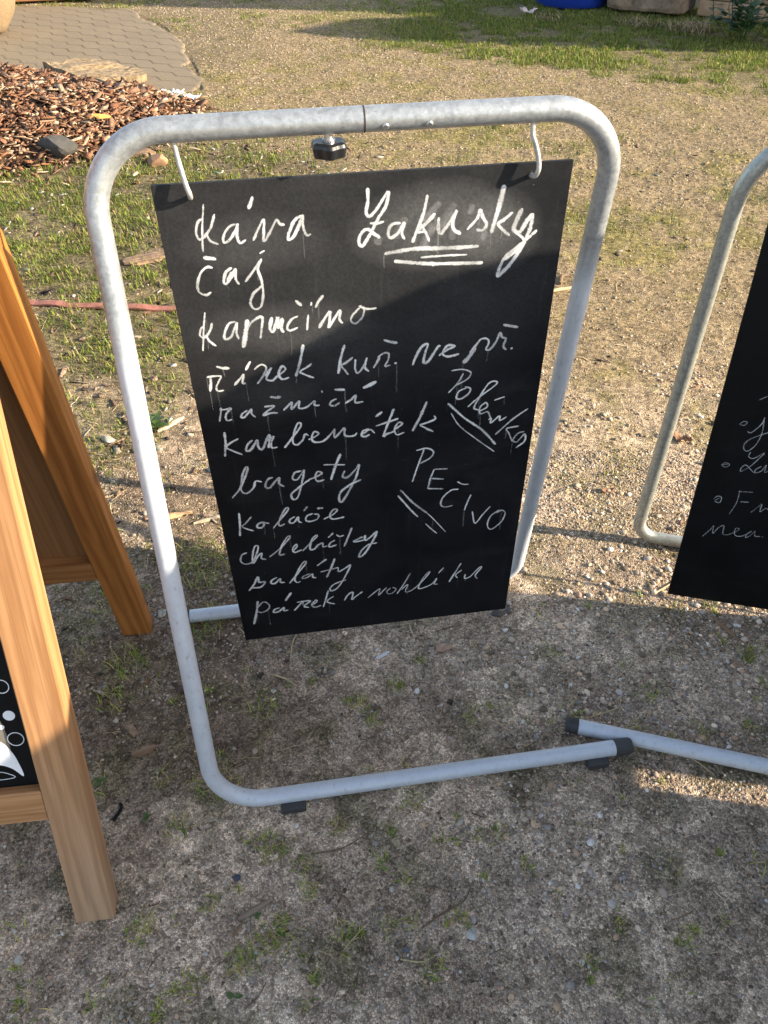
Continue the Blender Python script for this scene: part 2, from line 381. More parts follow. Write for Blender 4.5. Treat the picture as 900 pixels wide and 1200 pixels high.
def blades(name, xs, ys, hgt, wid, cols, lean=0.6, mat_=None, z0=None):
    n = len(xs); a = rng.random(n)*6.283; ln_ = hgt*(lean*(0.3+rng.random(n)))
    dx, dy = np.cos(a), np.sin(a); px, py = -dy*wid*0.5, dx*wid*0.5
    z = H(xs, ys, False)-0.003 if z0 is None else z0
    V = np.zeros((n, 5, 3))
    for i, (f, l, s) in enumerate(((0, 0, 1), (0, 0, -1), (0.6, 0.35, .8), (0.6, 0.35, -.8), (1.0, 1.0, 0))):
        V[:, i, 0] = xs+dx*ln_*l+px*s; V[:, i, 1] = ys+dy*ln_*l+py*s; V[:, i, 2] = z+hgt*f*(1-0.25*l*lean)
    k = np.arange(n)[:, None]*5
    return np_mesh(name, V.reshape(-1, 3), [np.concatenate([k+0, k+1, k+3, k+2], 1), np.concatenate([k+2, k+3, k+4], 1)], mat_ or M_GRASS, colors=np.repeat(cols, 5, 0))
def grass_cols(n, dry=0.25):
    g = np.array((0.15, 0.22, 0.03)); y_ = np.array((0.30, 0.30, 0.05)); s = np.array((0.34, 0.27, 0.12)); dk = np.array((0.05, 0.085, 0.015))
    r = rng.random((n, 1)); q = rng.random((n, 1))
    c = dk+(g-dk)*np.clip(r*2, 0, 1)+(y_-g)*np.clip(r*2-1, 0, 1)
    return np.where(q < dry, s*(0.6+0.6*rng.random((n, 1))), c)
xs, ys = rand_in_view(260000, 1.0, 5.2); xs, ys = keep(xs, ys, grass_mask(xs, ys)*0.9*sstep(0.27, 0.62, 0.55*vn(xs, ys, 0.06, 81)+0.45*vn(xs, ys, 0.17, 82)))
s_ = 0.7+0.3*sstep(1.5, 3.0, ys)
tag(blades('grass', xs, ys, (0.007+0.036*rng.random(len(xs))**1.9)*s_, 0.0028+0.0022*rng.random(len(xs)), grass_cols(len(xs), 0.25)*(0.75+0.5*fbm(xs, ys, 0.2, 95, 2))[:, None]), kind='stuff', label='short patchy green grass on the ground left of the signs', cat='grass')
xs, ys = rand_in_view(380000, 5.0, 9.8); gm = grass_mask(xs, ys)*sstep(-0.5, 0.1, ys-(7.35-0.53*xs)); xs, ys = keep(xs, ys, 1.0*gm**1.1*sstep(0.26, 0.55, 0.5*vn(xs, ys, 0.09, 85)+0.5*vn(xs, ys, 0.3, 86)))
tag(blades('verge_grass', xs, ys, 0.012+0.036*rng.random(len(xs))**1.7, 0.0035+0.004*rng.random(len(xs)), grass_cols(len(xs), 0.2)), kind='stuff', label='green grass verge at the far right edge of the yard', cat='grass')
# low moss and dry bits over the open yard
xs, ys = rand_in_view(90000, 1.3, 8.5); mk = sstep(0.45, 0.65, fbm(xs, ys, 0.16, 43, 3)*0.55+fbm(xs, ys, 0.8, 41, 3)*0.45)
xs, ys = keep(xs, ys, (0.08+0.6*mk)*(~poly_in(xs, ys, PAVE))*(mound(xs, ys) > 1.1)*sstep(0.2, 0.6, vn(xs, ys, 0.07, 83)))
mc = np.array((0.26, 0.22, 0.055))*(0.5+0.8*rng.random((len(xs), 1)))
mc = np.where(rng.random((len(xs), 1)) < 0.4, np.array((0.36, 0.29, 0.17))*(0.6+0.7*rng.random((len(xs), 1))), mc)
tag(blades('moss_tufts', xs, ys, 0.003+0.007*rng.random(len(xs))+0.0007*ys, 0.004+0.003*rng.random(len(xs))+0.0004*ys, mc, 1.1), kind='stuff', label='yellowish moss and dry tufts spread over the sandy yard', cat='moss')
# small tufts in the foreground
def tufts(name, spots, label):
    X_ = []; Y_ = []; Hh_ = []
    for (x, y, r, n) in spots:
        a = rng.random(n)*6.283; q = r*np.sqrt(rng.random(n))
        X_.append(x+q*np.cos(a)); Y_.append(y+q*np.sin(a)); Hh_.append((0.010+0.022*rng.random(n))*(0.6+0.4*r/0.03))
    X_ = np.concatenate(X_); Y_ = np.concatenate(Y_)
    tag(blades(name, X_, Y_, np.concatenate(Hh_), 0.0014+0.0012*rng.random(len(X_)), grass_cols(len(X_), 0.3)*1.6, 0.9), kind='stuff', label=label, cat='grass')
tufts('grass_tufts', [(-0.2, 0.5, .035, 90), (-0.26, 0.46, .03, 70), (-0.45, 0.51, .025, 60), (-0.23, 0.66, .03, 80), (-0.01, 0.63, .02, 40), (0.13, 0.52, .018, 30), (0.53, 0.49, .02, 30),
    (-0.62, 1.1, .05, 90), (-0.5, 1.42, .09, 220), (-0.62, 1.0, .04, 70), (-0.36, 0.8, .05, 60), (-0.28, 0.98, .04, 50), (-0.42, 0.7, .03, 40), (0.05, 0.75, .02, 30), (-0.15, 0.58, .02, 40),
    (0.27, 0.62, .02, 25), (0.42, 0.95, .03, 30), (0.6, 1.0, .03, 30), (0.7, 0.9, .02, 25), (0.2, 0.95, .03, 40), (-0.05, 0.98, .02, 40), (-0.1, 0.7, .02, 30), (0.35, 0.45, .02, 25), (-0.35, 0.42, .025, 40),
    (-0.16, 0.62, .02, 30), (-0.33, 0.56, .02, 30), (0.0, 0.52, .015, 20), (0.1, 0.66, .02, 25), (-0.45, 1.22, .06, 90), (-0.7, 1.3, .06, 80)]+extra, 'small green grass tufts growing in the shaded foreground gravel')
# straw, root and twig litter
def litter(name, xs, ys, L, wid, cols, mat_, label, cat):
    n = len(xs); a = rng.random(n)*6.283; k = (rng.random(n)-0.5)*1.6; m_ = 5
    V = np.zeros((n, m_, 2, 3)); px = xs.copy(); py = ys.copy()
    for i in range(m_):
        aa = a+k*(i/(m_-1)); hx, hy = np.cos(aa), np.sin(aa)
        tw = wid*(1-0.5*abs(i/(m_-1)-0.4))*0.5
        zz = H(px, py)+0.0015+0.004*np.sin(i*1.1+a)**2
        for j, s in enumerate((1, -1)):
            V[:, i, j, 0] = px-hy*tw*s; V[:, i, j, 1] = py+hx*tw*s; V[:, i, j, 2] = zz+0.0004*s
        px = px+hx*L/(m_-1); py = py+hy*L/(m_-1)
    bidx = (np.arange(n)*m_*2)[:, None]
    F = np.concatenate([np.concatenate([bidx+2*i, bidx+2*i+1, bidx+2*i+3, bidx+2*i+2], 1) for i in range(m_-1)])
    tag(np_mesh(name, V.reshape(-1, 3), [F], mat_, colors=np.repeat(cols, m_*2, 0)), kind='stuff', label=label, cat=cat)
xs, ys = rand_in_view(11000, 0.28, 3.2); xs, ys = keep(xs, ys, 0.16+0.5*sstep(0.4, -0.5, xs)*sstep(0.4, 0.7, fbm(xs, ys, 0.25, 91, 2)+0.1))
pc = np.array([(0.30, 0.22, 0.12), (0.17, 0.11, 0.06), (0.09, 0.06, 0.035), (0.38, 0.31, 0.2)])[rng.integers(0, 4, len(xs))]*(0.8+0.8*rng.random((len(xs), 1)))
litter('dry_litter', xs, ys, 0.012+0.055*rng.random(len(xs))**2.2, 0.0011+0.0018*rng.random(len(xs))**2, pc, M_STRAW, 'dry straw, roots and stalks littering the ground round the signs', 'litter')
xs, ys = rand_in_view(5000, 2.0, 7.5); xs, ys = keep(xs, ys, (~poly_in(xs, ys, PAVE))*(0.2+0.4*sstep(0.2, -0.8, xs)))
pc = np.array([(0.38, 0.30, 0.17), (0.24, 0.16, 0.085), (0.12, 0.08, 0.05)])[rng.integers(0, 3, len(xs))]*(0.6+0.6*rng.random((len(xs), 1)))
litter('far_litter', xs, ys, 0.02+0.08*rng.random(len(xs))**2, 0.0025+0.003*rng.random(len(xs)), pc, M_STRAW, 'dry stalks and bark slivers lying over the sunlit yard', 'litter')

# the mulch heap: bark chips
def chips(name, xs, ys, L, wid, th, cols, lift, tilt, label):
    n = len(xs); cube = np.array([(x, y, z) for z in (-1, 1) for y in (-1, 1) for x in (-1, 1)], float)*0.5
    cf = np.array([(0, 2, 3, 1), (4, 5, 7, 6), (0, 1, 5, 4), (2, 6, 7, 3), (0, 4, 6, 2), (1, 3, 7, 5)])
    v = cube[None]*np.stack([L, wid, th], -1)[:, None]; v = v*(1+0.5*(rng.random(v.shape)-0.5))
    v[:, 5, 0] *= 0.55; v[:, 3, 1] *= 0.5; v[:, 0, 0] *= 0.7
    def rot(v, a, i, j):
        c, s = np.cos(a)[:, None], np.sin(a)[:, None]; vi = v[..., i]*c-v[..., j]*s; vj = v[..., i]*s+v[..., j]*c; v[..., i] = vi; v[..., j] = vj
    rot(v, (rng.random(n)-0.5)*1.3, 1, 2); rot(v, (rng.random(n)-0.5)*2*tilt, 0, 2); rot(v, rng.random(n)*6.283, 0, 1)
    v[..., 0] += xs[:, None]; v[..., 1] += ys[:, None]; v[..., 2] += (H(xs, ys, False)+lift)[:, None]
    F = (cf[None]+(np.arange(n)*8)[:, None, None]).reshape(-1, 4)
    return tag(np_mesh(name, v.reshape(-1, 3), [F], M_CHIP, colors=np.repeat(cols, 8, 0)), kind='stuff', label=label, cat='mulch')
n = 30000; xs = -4.6+3.6*rng.random(n); ys = 4.2+2.9*rng.random(n)
xs, ys = keep(xs, ys, sstep(1.35, 0.6, mound(xs, ys))*(~poly_in(xs, ys, PAVE)) + 0.035*(xs > -2.2)*(xs < -0.9)*(ys < 5.9))
n = len(xs); pal = np.array([(0.20, 0.095, 0.050), (0.29, 0.155, 0.088), (0.105, 0.055, 0.036), (0.36, 0.245, 0.16), (0.44, 0.34, 0.23), (0.06, 0.036, 0.026)])
cl = pal[rng.choice(6, n, p=[.3, .23, .18, .13, .06, .1])]*(0.65+0.6*rng.random((n, 1)))
chips('bark_mulch', xs, ys, 0.013+0.10*rng.random(n)**3.4, 0.007+0.028*rng.random(n)**2, 0.002+0.006*rng.random(n), cl, 0.008+0.014*rng.random(n), 0.5, 'heap of reddish brown bark mulch at the left behind the signs')
n = 1100; xs = -4.6+3.7*rng.random(n); ys = 4.2+2.9*rng.random(n)
xs, ys = keep(xs, ys, sstep(1.6, 0.7, mound(xs, ys))*(~poly_in(xs, ys, PAVE))); n = len(xs)
cl = np.array([(0.36, 0.235, 0.15), (0.27, 0.15, 0.09), (0.45, 0.34, 0.23), (0.22, 0.105, 0.06)])[rng.integers(0, 4, n)]*(0.5+0.5*rng.random((n, 1)))
chips('bark_flakes', xs, ys, 0.05+0.12*rng.random(n)**2, 0.016+0.04*rng.random(n)**1.5, 0.003+0.006*rng.random(n), cl, 0.016+0.012*rng.random(n), 0.35, 'larger pale bark flakes lying on top of the mulch heap')
n = 3600; xs, ys = rand_in_view(n, 0.9, 4.9); xs, ys = keep(xs, ys, sstep(0.3, -0.5, xs)*0.75+0.05); n = len(xs)
cl = pal[rng.choice(6, n)]*np.array((0.9, 1.1, 1.3))*(0.6+0.6*rng.random((n, 1)))
chips('bark_scatter', xs, ys, 0.008+0.055*rng.random(n)**3, 0.006+0.016*rng.random(n)**2, 0.002+0.004*rng.random(n), cl, 0.003, 0.2, 'loose brown bark bits strewn between the grass patches')

# ---------------------------------------------------------------- materials of the things
def tube_mat(name, zlim, dark):
    m, t, nd, ln, b = mat(name)
    P_ = mapped(t)
    vor = N(t, 'ShaderNodeTexVoronoi', in_Scale=210.0); ln.new(P_, vor.inputs['Vector'])
    sp = N(t, 'ShaderNodeSeparateColor'); ln.new(vor.outputs['Color'], sp.inputs[0])
    a, c2 = ((0.29, 0.30, 0.305), (0.45, 0.47, 0.475)) if not dark else ((0.26, 0.27, 0.245), (0.42, 0.43, 0.39))
    n_ = math_n(t, 'ADD', math_n(t, 'MULTIPLY', sp.outputs[0], 0.14), math_n(t, 'MULTIPLY', noise(t, P_, 70, 8, 0.75), 0.92))
    galv = mixc(t, ramp(t, n_, [(0.38, 0.0), (0.66, 1.0)]).outputs[0], a, c2)
    scr = ramp(t, noise(t, mapped(t, (9, 55, 55)), 6.0, 5, 0.75), [(0.63, 0.0), (0.70, 0.7)]).outputs[0]
    galv = mixc(t, scr, galv, (0.16, 0.155, 0.15))
    # white lime paint on the lower tubes, worn through in places
    sx = N(t, 'ShaderNodeSeparateXYZ'); ln.new(P_, sx.inputs[0])
    lim = math_n(t, 'ADD', sx.outputs[2], math_n(t, 'MULTIPLY', math_n(t, 'SUBTRACT', noise(t, P_, 30, 4), 0.5), 0.05))
    pm = ramp(t, math_n(t, 'MULTIPLY', math_n(t, 'SUBTRACT', zlim+0.05, lim), 10.0), [(0.05, 0.0), (0.9, 0.85)]).outputs[0]
    wear = ramp(t, noise(t, mapped(t, (70, 70, 26)), 1.5, 8, 0.8, 0.2), [(0.50, 1.0), (0.60, 0.8), (0.65, 0.1)]).outputs[0]
    pf = math_n(t, 'MULTIPLY', pm, wear)
    white = mixc(t, noise(t, P_, 25, 5), (0.50, 0.53, 0.575), (0.66, 0.685, 0.72))
    ln.new(mixc(t, pf, galv, white), b.inputs['Base Color'])
    ln.new(math_n(t, 'MULTIPLY', math_n(t, 'SUBTRACT', 1.0, pf), 0.55), b.inputs['Metallic'])
    ln.new(math_n(t, 'ADD', math_n(t, 'MULTIPLY', noise(t, P_, 60, 4), 0.25), 0.30), b.inputs['Roughness'])
    bump(t, b, n_, 0.25, 0.0008)
    return m
M_TUBE = tube_mat('galvanised_tube', 0.93, False)
M_TUBE2 = tube_mat('weathered_galvanised_tube', -5, True)
def plain(name, colr, rough=0.5, metal=0.0, var=0.2, scale=40, bmp=0.0, spec=0.5):
    m, t, nd, ln, b = mat(name)
    nz = noise(t, mapped(t), scale, 5, 0.6)
    f = ramp(t, nz, [(0.3, 1-var), (0.7, 1+var)])
    ln.new(mixc(t, 1.0, colr, f.outputs[0], 'MULTIPLY'), b.inputs['Base Color'])
    b.inputs['Roughness'].default_value = rough; b.inputs['Metallic'].default_value = metal; b.inputs['Specular IOR Level'].default_value = spec
    if bmp: bump(t, b, nz, 0.5, bmp)
    return m
M_RUBBER = plain('grey_rubber', (0.045, 0.043, 0.042), 0.75, var=0.3, bmp=0.001)
M_KNOB = plain('black_plastic', (0.012, 0.012, 0.013), 0.35)
M_BOLT = plain('zinc_bolt', (0.55, 0.54, 0.52), 0.35, 0.9)
M_HOOK = plain('hook_wire', (0.42, 0.41, 0.39), 0.45, 0.35, var=0.3, scale=120)
M_RUST = plain('joint_gap_rust', (0.05, 0.025, 0.02), 0.9)

def board_mat(name, dusty):
    m, t, nd, ln, b = mat(name)
    P_ = mapped(t)
    cloud = ramp(t, noise(t, P_, 7, 6, 0.65, 0.4), [(0.35, 0.0), (0.75, 1.0)]).outputs[0]
    fine = ramp(t, noise(t, P_, 260, 4, 0.7), [(0.35, 0.55), (0.70, 1.0)]).outputs[0]
    drip = ramp(t, noise(t, mapped(t, (75, 1, 3.2)), 1.0, 3, 0.6), [(0.60, 0.0), (0.78, 1.0)]).outputs[0]
    speck = ramp(t, noise(t, P_, 170, 2, 0.5), [(0.74, 0.0), (0.78, 1.0)]).outputs[0]
    spm = ramp(t, noise(t, P_, 9, 3), [(0.5, 0.0), (0.62, 1.0)]).outputs[0]
    wipe = ramp(t, noise(t, mapped(t, (3, 1, 9), rot=(0, R(28), 0)), 2.2, 5, 0.6, 0.8), [(0.55, 0.0), (0.8, 1.0)]).outputs[0]
    d = math_n(t, 'ADD', math_n(t, 'MULTIPLY', cloud, 0.028), math_n(t, 'MULTIPLY', drip, 0.035))
    d = math_n(t, 'ADD', d, math_n(t, 'MULTIPLY', wipe, 0.03))
    d = math_n(t, 'MULTIPLY', d, fine)
    d = math_n(t, 'ADD', d, math_n(t, 'MULTIPLY', math_n(t, 'MULTIPLY', speck, spm), 0.20))
    d = math_n(t, 'MULTIPLY', d, dusty*(0.5 if dusty > 0.5 else 0.7))
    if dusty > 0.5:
        # wiped chalk round the writing; broad top left blob also paints in sunlit brightness
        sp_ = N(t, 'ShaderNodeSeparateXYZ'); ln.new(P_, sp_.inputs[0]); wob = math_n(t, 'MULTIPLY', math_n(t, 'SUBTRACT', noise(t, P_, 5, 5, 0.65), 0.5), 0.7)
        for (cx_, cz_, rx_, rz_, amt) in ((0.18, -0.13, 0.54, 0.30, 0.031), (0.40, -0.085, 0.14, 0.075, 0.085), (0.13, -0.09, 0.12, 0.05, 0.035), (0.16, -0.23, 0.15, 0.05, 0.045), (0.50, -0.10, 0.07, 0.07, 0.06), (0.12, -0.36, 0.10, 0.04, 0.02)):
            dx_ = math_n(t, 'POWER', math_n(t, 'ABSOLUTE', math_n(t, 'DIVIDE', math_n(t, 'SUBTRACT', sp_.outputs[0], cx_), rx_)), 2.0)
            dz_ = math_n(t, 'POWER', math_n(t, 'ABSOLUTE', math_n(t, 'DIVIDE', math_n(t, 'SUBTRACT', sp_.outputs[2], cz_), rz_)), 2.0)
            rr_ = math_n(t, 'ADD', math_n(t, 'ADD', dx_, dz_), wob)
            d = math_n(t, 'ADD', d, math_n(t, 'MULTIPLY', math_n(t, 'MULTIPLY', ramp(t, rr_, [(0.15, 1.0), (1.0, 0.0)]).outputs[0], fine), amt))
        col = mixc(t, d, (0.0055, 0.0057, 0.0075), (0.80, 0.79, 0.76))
    else:
        col = mixc(t, d, (0.0035, 0.0037, 0.0045), (0.80, 0.79, 0.76))
    ln.new(col, b.inputs['Base Color'])
    ln.new(math_n(t, 'ADD', math_n(t, 'MULTIPLY', cloud, 0.18), 0.42), b.inputs['Roughness'])
    b.inputs['Specular IOR Level'].default_value = 0.12
    bump(t, b, noise(t, P_, 500, 2), 0.15, 0.0004)
    return m
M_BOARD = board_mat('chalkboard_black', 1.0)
M_BOARD2 = board_mat('chalkboard_clean_black', 0.35)
M_EDGE = plain('board_edge', (0.018, 0.017, 0.017), 0.6)
def chalk_mat(name, lo, hi, amax):
    m, t, nd, ln, b = mat(name)
    P_ = mapped(t)
    grain = math_n(t, 'ADD', math_n(t, 'MULTIPLY', noise(t, P_, 330, 3, 0.7), 0.6), math_n(t, 'MULTIPLY', noise(t, P_, 900, 2, 0.7), 0.4)); blot = noise(t, P_, 70, 3)
    f = math_n(t, 'ADD', grain, math_n(t, 'MULTIPLY', math_n(t, 'SUBTRACT', blot, 0.5), 0.35))
    al = ramp(t, f, [(lo, 0.0), (hi, amax)]).outputs[0]
    # ribbons carry u across their width: the edge of a chalk line is thinner than its middle
    a = N(t, 'ShaderNodeAttribute', attribute_name='col')
    s = N(t, 'ShaderNodeSeparateColor'); ln.new(a.outputs['Color'], s.inputs[0])
    al = ramp(t, math_n(t, 'SUBTRACT', math_n(t, 'ADD', f, math_n(t, 'MULTIPLY', s.outputs[0], 0.30)), 0.0), [(lo+0.14, 0.0), (hi+0.20, amax)]).outputs[0]
    al = math_n(t, 'MULTIPLY', al, s.outputs[1])
    b.inputs['Base Color'].default_value = (0.74, 0.735, 0.72, 1); b.inputs['Roughness'].default_value = 1.0; b.inputs['Specular IOR Level'].default_value = 0.0
    tr = nd.new('ShaderNodeBsdfTransparent'); mx = nd.new('ShaderNodeMixShader')
    ln.new(al, mx.inputs[0]); ln.new(tr.outputs[0], mx.inputs[1]); ln.new(b.outputs[0], mx.inputs[2]); ln.new(mx.outputs[0], nd['Material Output'].inputs[0])
    return m
M_CHALK = chalk_mat('chalk', 0.385, 0.60, 0.92)
M_SMEAR = chalk_mat('chalk_smear', 0.42, 0.85, 0.45)

def wood_mat(name, axis, light, dark, contrast=1.0, foot=None):
    m, t, nd, ln, b = mat(name)
    s = {'x': (0.12, 1, 1), 'z': (1, 1, 0.12)}[axis]
    V = mapped(t, s, rnd=True)
    wv = N(t, 'ShaderNodeTexWave', wave_type='RINGS', rings_direction=axis.upper(), in_Scale=17.0, in_Distortion=9.0, in_Detail=4.0)
    wv.inputs['Detail Scale'].default_value = 1.2
    ln.new(V, wv.inputs['Vector'])
    fib = noise(t, mapped(t, {'x': (6, 260, 260), 'z': (260, 260, 6)}[axis], rnd=True), 1.0, 4, 0.6)
    big = noise(t, V, 9, 4)
    f = math_n(t, 'ADD', math_n(t, 'MULTIPLY', wv.outputs['Fac'], 0.32*contrast), math_n(t, 'ADD', math_n(t, 'MULTIPLY', fib, 0.35), math_n(t, 'MULTIPLY', big, 0.35)))
    c = mixc(t, ramp(t, f, [(0.30, 0.0), (0.85, 1.0)]).outputs[0], light, dark)
    vor = N(t, 'ShaderNodeTexVoronoi', in_Scale=7.0); ln.new(mapped(t, {'x': (0.6, 1, 1), 'z': (1, 1, 0.6)}[axis], rnd=True), vor.inputs['Vector'])
    kn = ramp(t, math_n(t, 'ADD', vor.outputs['Distance'], math_n(t, 'MULTIPLY', math_n(t, 'SUBTRACT', noise(t, V, 60, 3), 0.5), 0.05)), [(0.05, 0.85), (0.13, 0.0)]).outputs[0]
    ln_f = noise(t, mapped(t, {'x': (1.3, 120, 120), 'z': (120, 120, 1.3)}[axis], rnd=True), 1.0, 2, 0.5, 0.3)
    c = mixc(t, math_n(t, 'MULTIPLY', ramp(t, ln_f, [(0.50, 0.0), (0.58, 1.0), (0.64, 0.2)]).outputs[0], 0.5), c, tuple(q*0.8 for q in dark))
    c = mixc(t, kn, c, tuple(q*0.45 for q in dark))
    if foot:   # varnish worn off towards the foot
        sz = N(t, 'ShaderNodeSeparateXYZ'); ln.new(mapped(t), sz.inputs[0])
        ww = math_n(t, 'ADD', sz.outputs[2], math_n(t, 'MULTIPLY', math_n(t, 'SUBTRACT', noise(t, mapped(t, (30, 30, 5)), 1.0, 5, 0.65), 0.5), 0.5))
        c = mixc(t, ramp(t, math_n(t, 'ADD', ww, 1.0), [(0.28, 0.8), (0.75, 0.0)]).outputs[0], c, mixc(t, ramp(t, f, [(0.30, 0.0), (0.85, 1.0)]).outputs[0], foot, tuple(q*0.6 for q in foot)))
    ln.new(c, b.inputs['Base Color']); b.inputs['Roughness'].default_value = 0.5; b.inputs['Specular IOR Level'].default_value = 0.35
    bump(t, b, f, 0.25, 0.0012)
    return m
M_WOOD_L = wood_mat('pine_front_leg', 'z', (0.46, 0.24, 0.105), (0.28, 0.125, 0.044), 1.0, (0.48, 0.31, 0.19))
M_WOOD_X = wood_mat('pine_front_rail', 'x', (0.46, 0.24, 0.105), (0.28, 0.125, 0.044), 1.0)
M_WOOD_RL = wood_mat('stained_rear_leg', 'z', (0.46, 0.185, 0.045), (0.25, 0.085, 0.018), 1.1)
M_WOOD_RX = wood_mat('stained_rear_rail', 'x', (0.42, 0.20, 0.07), (0.24, 0.09, 0.025), 1.0)
M_PLY = wood_mat('plywood_back', 'z', (0.33, 0.165, 0.065), (0.22, 0.10, 0.036), 0.6)
M_WPAINT = plain('white_print', (0.78, 0.78, 0.77), 0.45, var=0.06)
M_GPAINT = plain('grey_brown_print', (0.16, 0.14, 0.11), 0.5, var=0.15)

# ---------------------------------------------------------------- chalk strokes
def catmull(P, step):
    P = [np.array(p, float) for p in P]
    if len(P) == 2: pts = [P[0], (P[0]+P[1])/2, P[1]]
    else: pts = P
    E_ = [2*pts[0]-pts[1]]+pts+[2*pts[-1]-pts[-2]]; out = []
    for i in range(1, len(E_)-2):
        a, b_, c, d = E_[i-1:i+3]; n = max(2, int(np.linalg.norm(c-b_)/step))
        for k in range(n):
            u = k/n
            out.append(0.5*((2*b_)+(-a+c)*u+(2*a-5*b_+4*c-d)*u*u+(-a+3*b_-3*c+d)*u**3))
    out.append(pts[-1]); return np.array(out)
def ribbons(name, strokes, material, parent, y0, wscale=1.0, seed=3, alpha=1.0):
    """strokes: (width mm, [x0,y0,x1,y1...] in mm from the board's top left corner) -> thin chalk lines lying on the board"""
    r = np.random.default_rng(seed); V = []; F = []; CL = []; k = 0
    for wd, fl in strokes:
        p = catmull([(fl[i], fl[i+1]) for i in range(0, len(fl), 2)], 2.0)
        d = np.gradient(p, axis=0); d /= (np.linalg.norm(d, axis=1, keepdims=True)+1e-9); nn = np.stack([-d[:, 1], d[:, 0]], 1)
        L = len(p); s = np.arange(L)
        w_ = wd*wscale*0.5*(0.80+0.45*vn(s*2.0, s*0+wd*7, 9.0, int(r.integers(1, 99))))
        w_ *= np.clip(np.minimum(s+0.8, L-s-0.2)/2.0, 0.35, 1)
        pr = (0.55+0.75*vn(s*2.0, s*0+3.3, 26.0, int(r.integers(1, 99))))*r.uniform(0.8, 1.05)
        for j, q in enumerate((-1, -0.35, 0.35, 1)):
            pass
        for i in range(L):
            yy = y0-2.5e-7*(k+i)
            for q, e in ((-1.0, 0.0), (-0.45, 1.0), (0.45, 1.0), (1.0, 0.0)):
                x, z = p[i]+nn[i]*w_[i]*q
                V.append((x/1000, yy, -z/1000)); CL.append((e, min(1.0, pr[i]*alpha), 0))
        b0 = len(V)-4*L
        for i in range(L-1):
            for j in range(3):
                a = b0+4*i+j; F.append((a, a+4, a+5, a+1))
        k += L
    return np_mesh(name, np.array(V), [np.array(F)], material, parent, colors=np.array(CL))
def parse(d): return [(float(s.split(':')[0]), [float(q) for q in s.split(':')[1].split()]) for v in d.values() for s in v.split(';')]
